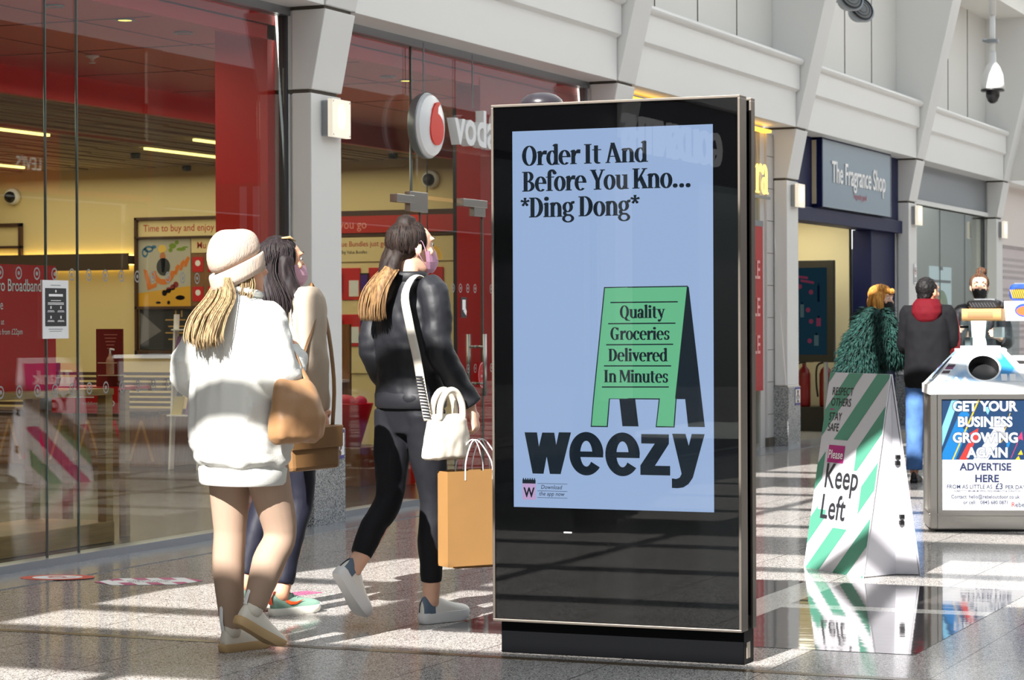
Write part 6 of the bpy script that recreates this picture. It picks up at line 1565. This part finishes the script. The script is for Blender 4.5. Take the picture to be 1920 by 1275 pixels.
b = MB(); b.ell(M4 @ V((-.024, 0, .035)), (.098, .084, .095), 24, 16, R=M4.to_3x3()); b.ell(M4 @ V((-.055, 0, -.035)), (.05, .062, .05), 20, 12, R=M4.to_3x3())
hb = remesh(b, 'hair', hairmat('black_hair', (26, 23, 24), (12, 10, 11)), p4, .007, 3, lambda c, n: c + n*.006*noise.noise(c*60))
for q in 'LR': shoe(p4, J['ank'+q], 0, 0, [m_black, m_black], 0, .28, .03)

# woman in the green fur coat
p5 = thing('person', 'person with blonde bob, black mask and dark green fur coat leaning at the stall', 'person', (20.45, 5.36, 0), math.radians(-62))
J = dict(pel=(-.02, 0, .95), wai=(.0, 0, 1.07), che=(.07, 0, 1.25), nek=(.12, 0, 1.42), sheL=(.09, .16, 1.36), elbL=(.16, .22, 1.13), wriL=(.34, .16, 1.06), sheR=(.09, -.16, 1.36), elbR=(.15, -.22, 1.13), wriR=(.34, -.14, 1.06),
         hipL=(-.02, .085, .90), kneL=(.0, .09, .49), ankL=(-.03, .09, .095), hipR=(-.02, -.085, .90), kneR=(.02, -.09, .49), ankR=(.03, -.09, .095))
M5 = hmat((.16, 0, 1.55), -.72, -.12, 0, .97)
body(p5, J, sk2, M=M5, vox=.008, hands={'L': ((.9, -.2, -.2), (0, 0, -1), 1, .4), 'R': ((.9, .2, -.2), (0, 0, -1), -1, .4)}); eyes(p5, M5); mask(p5, M5, mat('black_mask', (22, 22, 24), .6))
trousers(p5, J, mat('dark_jeans', (30, 42, 72), .8, spec=.15), [.10, .085, .066, .06, .05], name='jeans')
for q in 'LR': shoe(p5, J['ank'+q], 0, 0, [m_black, m_black], .06, .25, .03)
m_fur = hairmat('green_fur', (34, 76, 68), (6, 22, 22), (30, 30, 12))
b = MB(); torso(b, [((-.05, 0, .83), .15, .205), ((-.04, 0, .90), .18, .235), ((-.01, 0, 1.05), .185, .235), ((.05, 0, 1.22), .175, .23), ((.09, 0, 1.34), .15, .22), ((.11, 0, 1.41), .11, .16), ((.12, 0, 1.46), .085, .10)])
for s_, q in ((1, 'L'), (-1, 'R')): limb(b, [(.09, s_*.13, 1.35), V(J['she'+q]), V(J['elb'+q]), V(J['wri'+q])+V((-.03, 0, 0))], [.09, .115, .11, .085], n=16)
coat = remesh(b, 'fur_coat', m_fur, p5, .012, 3, folds(.014, (8, 8, 8), 7))
b = MB(); rf = random.Random(4); P_ = [(p.center.copy(), p.normal.copy()) for p in coat.data.polygons]
for i in range(6000):
    c, n = rf.choice(P_); d = (V((-.15, 0, -1)) - n*V((-.15, 0, -1)).dot(n)); d = d.normalized() if d.length > .1 else V((0, 0, -1))
    d = (d + V((rf.gauss(0, .35), rf.gauss(0, .35), rf.gauss(0, .2)))).normalized(); L_ = rf.uniform(.05, .105)
    b.tube([c-n*.006, c+n*.016+d*L_*.4, c+n*(.012+.012*rf.random())+d*L_], [.006, .005, .0006], 4)
b.build('fur_tufts', m_fur, coat, smooth=True)
m_gin = hairmat('ginger_hair', (222, 166, 82), (158, 98, 40))
b = MB(); b.ell(M5 @ V((-.022, 0, .028)), (.108, .094, .105), 24, 16, R=M5.to_3x3())
for s_ in (-1, 1): limb(b, [M5 @ V((-.0, s_*.07, .05)), M5 @ V((.01, s_*.09, -.03)), M5 @ V((.03, s_*.085, -.10)), M5 @ V((.045, s_*.07, -.145))], [.045, .05, .045, .02], n=14)
limb(b, [M5 @ V((-.07, 0, .04)), M5 @ V((-.085, 0, -.05)), M5 @ V((-.07, 0, -.13))], [(.05, .085), (.05, .09), (.02, .075)], n=18)
limb(b, [M5 @ V((.06, -.06, .085)), M5 @ V((.088, 0, .075)), M5 @ V((.06, .06, .085))], [.022, .026, .022], n=12)
hb = remesh(b, 'hair', m_gin, p5, .007, 4, lambda c, n: c + n*.005*noise.noise(V((c.x*50, c.y*50, c.z*6))))
b = MB(); strands(b, [[M5 @ V((.02, -.09, .07)), M5 @ V((.03, -.105, 0)), M5 @ V((.04, -.10, -.08)), M5 @ V((.05, -.085, -.15))], [M5 @ V((-.06, -.085, .07)), M5 @ V((-.07, -.10, 0)), M5 @ V((-.07, -.095, -.08)), M5 @ V((-.06, -.08, -.15))], [M5 @ V((-.11, 0, .07)), M5 @ V((-.125, 0, 0)), M5 @ V((-.12, 0, -.08)), M5 @ V((-.1, 0, -.15))], [M5 @ V((.0, .09, .07)), M5 @ V((.0, .105, 0)), M5 @ V((.0, .10, -.08)), M5 @ V((.02, .085, -.15))]], 110, .005, .008, 0, random.Random(6)); cap_strands(b, M5, .108, .094, .105, (-.022, 0, .028), 110, .0048, random.Random(7), low=-.3); b.build('hair_strands', m_gin, hb, smooth=True)

# stall keeper
p6 = thing('person', 'person with hair in a bun, black mask and leather jacket standing behind the stall', 'person', (21.9, 4.66, 0), math.radians(186))
J = dict(pel=(0, 0, .98), wai=(0, 0, 1.11), che=(0, 0, 1.33), nek=(.0, 0, 1.525), sheL=(0, .165, 1.45), elbL=(.0, .24, 1.18), wriL=(.22, .20, 1.20), sheR=(0, -.165, 1.43), elbR=(.02, -.24, 1.17), wriR=(.25, -.18, 1.22),
         hipL=(0, .085, .92), kneL=(.01, .09, .50), ankL=(0, .095, .095), hipR=(0, -.085, .92), kneR=(.01, -.09, .50), ankR=(0, -.095, .095))
M6 = hmat((.025, 0, 1.665), .16, -.05, 0, 1.0)
body(p6, J, sk2, M=M6, vox=.007, hands={'L': ((.8, -.3, .4), (0, -1, 0), 1, .6), 'R': ((.7, .2, .5), (0, 1, 0), -1, .6)}); eyes(p6, M6); mask(p6, M6, MATS['black_mask'])
trousers(p6, J, m_jean, [.10, .085, .066, .06, .05], name='jeans')
for q in 'LR': shoe(p6, J['ank'+q], 0, 0, [m_black, m_black], 0, .26, .03)
b = MB(); torso(b, [((0, 0, .86), .13, .175), ((0, 0, 1.1), .115, .145), ((0, 0, 1.30), .12, .165), ((0, 0, 1.40), .10, .15), ((.0, 0, 1.46), .07, .09)])
remesh(b, 'top', mat('white_top', (224, 224, 224), .8, spec=.1), p6, .009, 4, folds(.006, (10, 10, 6), 9))
b = MB()
for s_, q in ((1, 'L'), (-1, 'R')):
    limb(b, [(-.0, s_*.12, 1.43), J['she'+q], J['elb'+q], V(J['wri'+q])+V((-.03, 0, -.01))], [.07, .08, .072, .052], n=16)
    b.loft([[V((x*k, s_*y, z)) for x, y in ((-.13, .02), (-.12, .17), (-.02, .205), (.11, .165), (.135, .07), (.12, .065), (.09, .15), (-.02, .185), (-.10, .15), (-.11, .02))][::s_] for z, k in ((.92, 1.0), (1.1, .98), (1.3, 1.02), (1.42, .85), (1.47, .6))])
remesh(b, 'jacket', m_lea, p6, .008, 3, folds(.008, (10, 10, 9), 5))
b = MB(); 
for s_ in (-1, 1): b.prism([(.125, s_*.06, 1.20), (.13, s_*.135, 1.33), (.10, s_*.14, 1.40), (.07, s_*.075, 1.47)][::s_], V((.012, 0, .0)))
b.build('lapels', m_lea, p6)
m_bun = hairmat('bun_hair', (96, 66, 46), (44, 28, 20))
b = MB(); b.ell(M6 @ V((-.026, 0, .032)), (.099, .085, .096), 24, 16, R=M6.to_3x3()); b.ell(M6 @ V((-.035, .02, .14)), (.045, .05, .04), 18, 10)
hb = remesh(b, 'hair', m_bun, p6, .007, 3, lambda c, n: c + n*.006*noise.noise(c*40)); b = MB(); cap_strands(b, M6, .099, .085, .096, (-.026, 0, .032), 140, .0042, random.Random(3)); b.build('hair_strands', m_bun, hb, smooth=True)
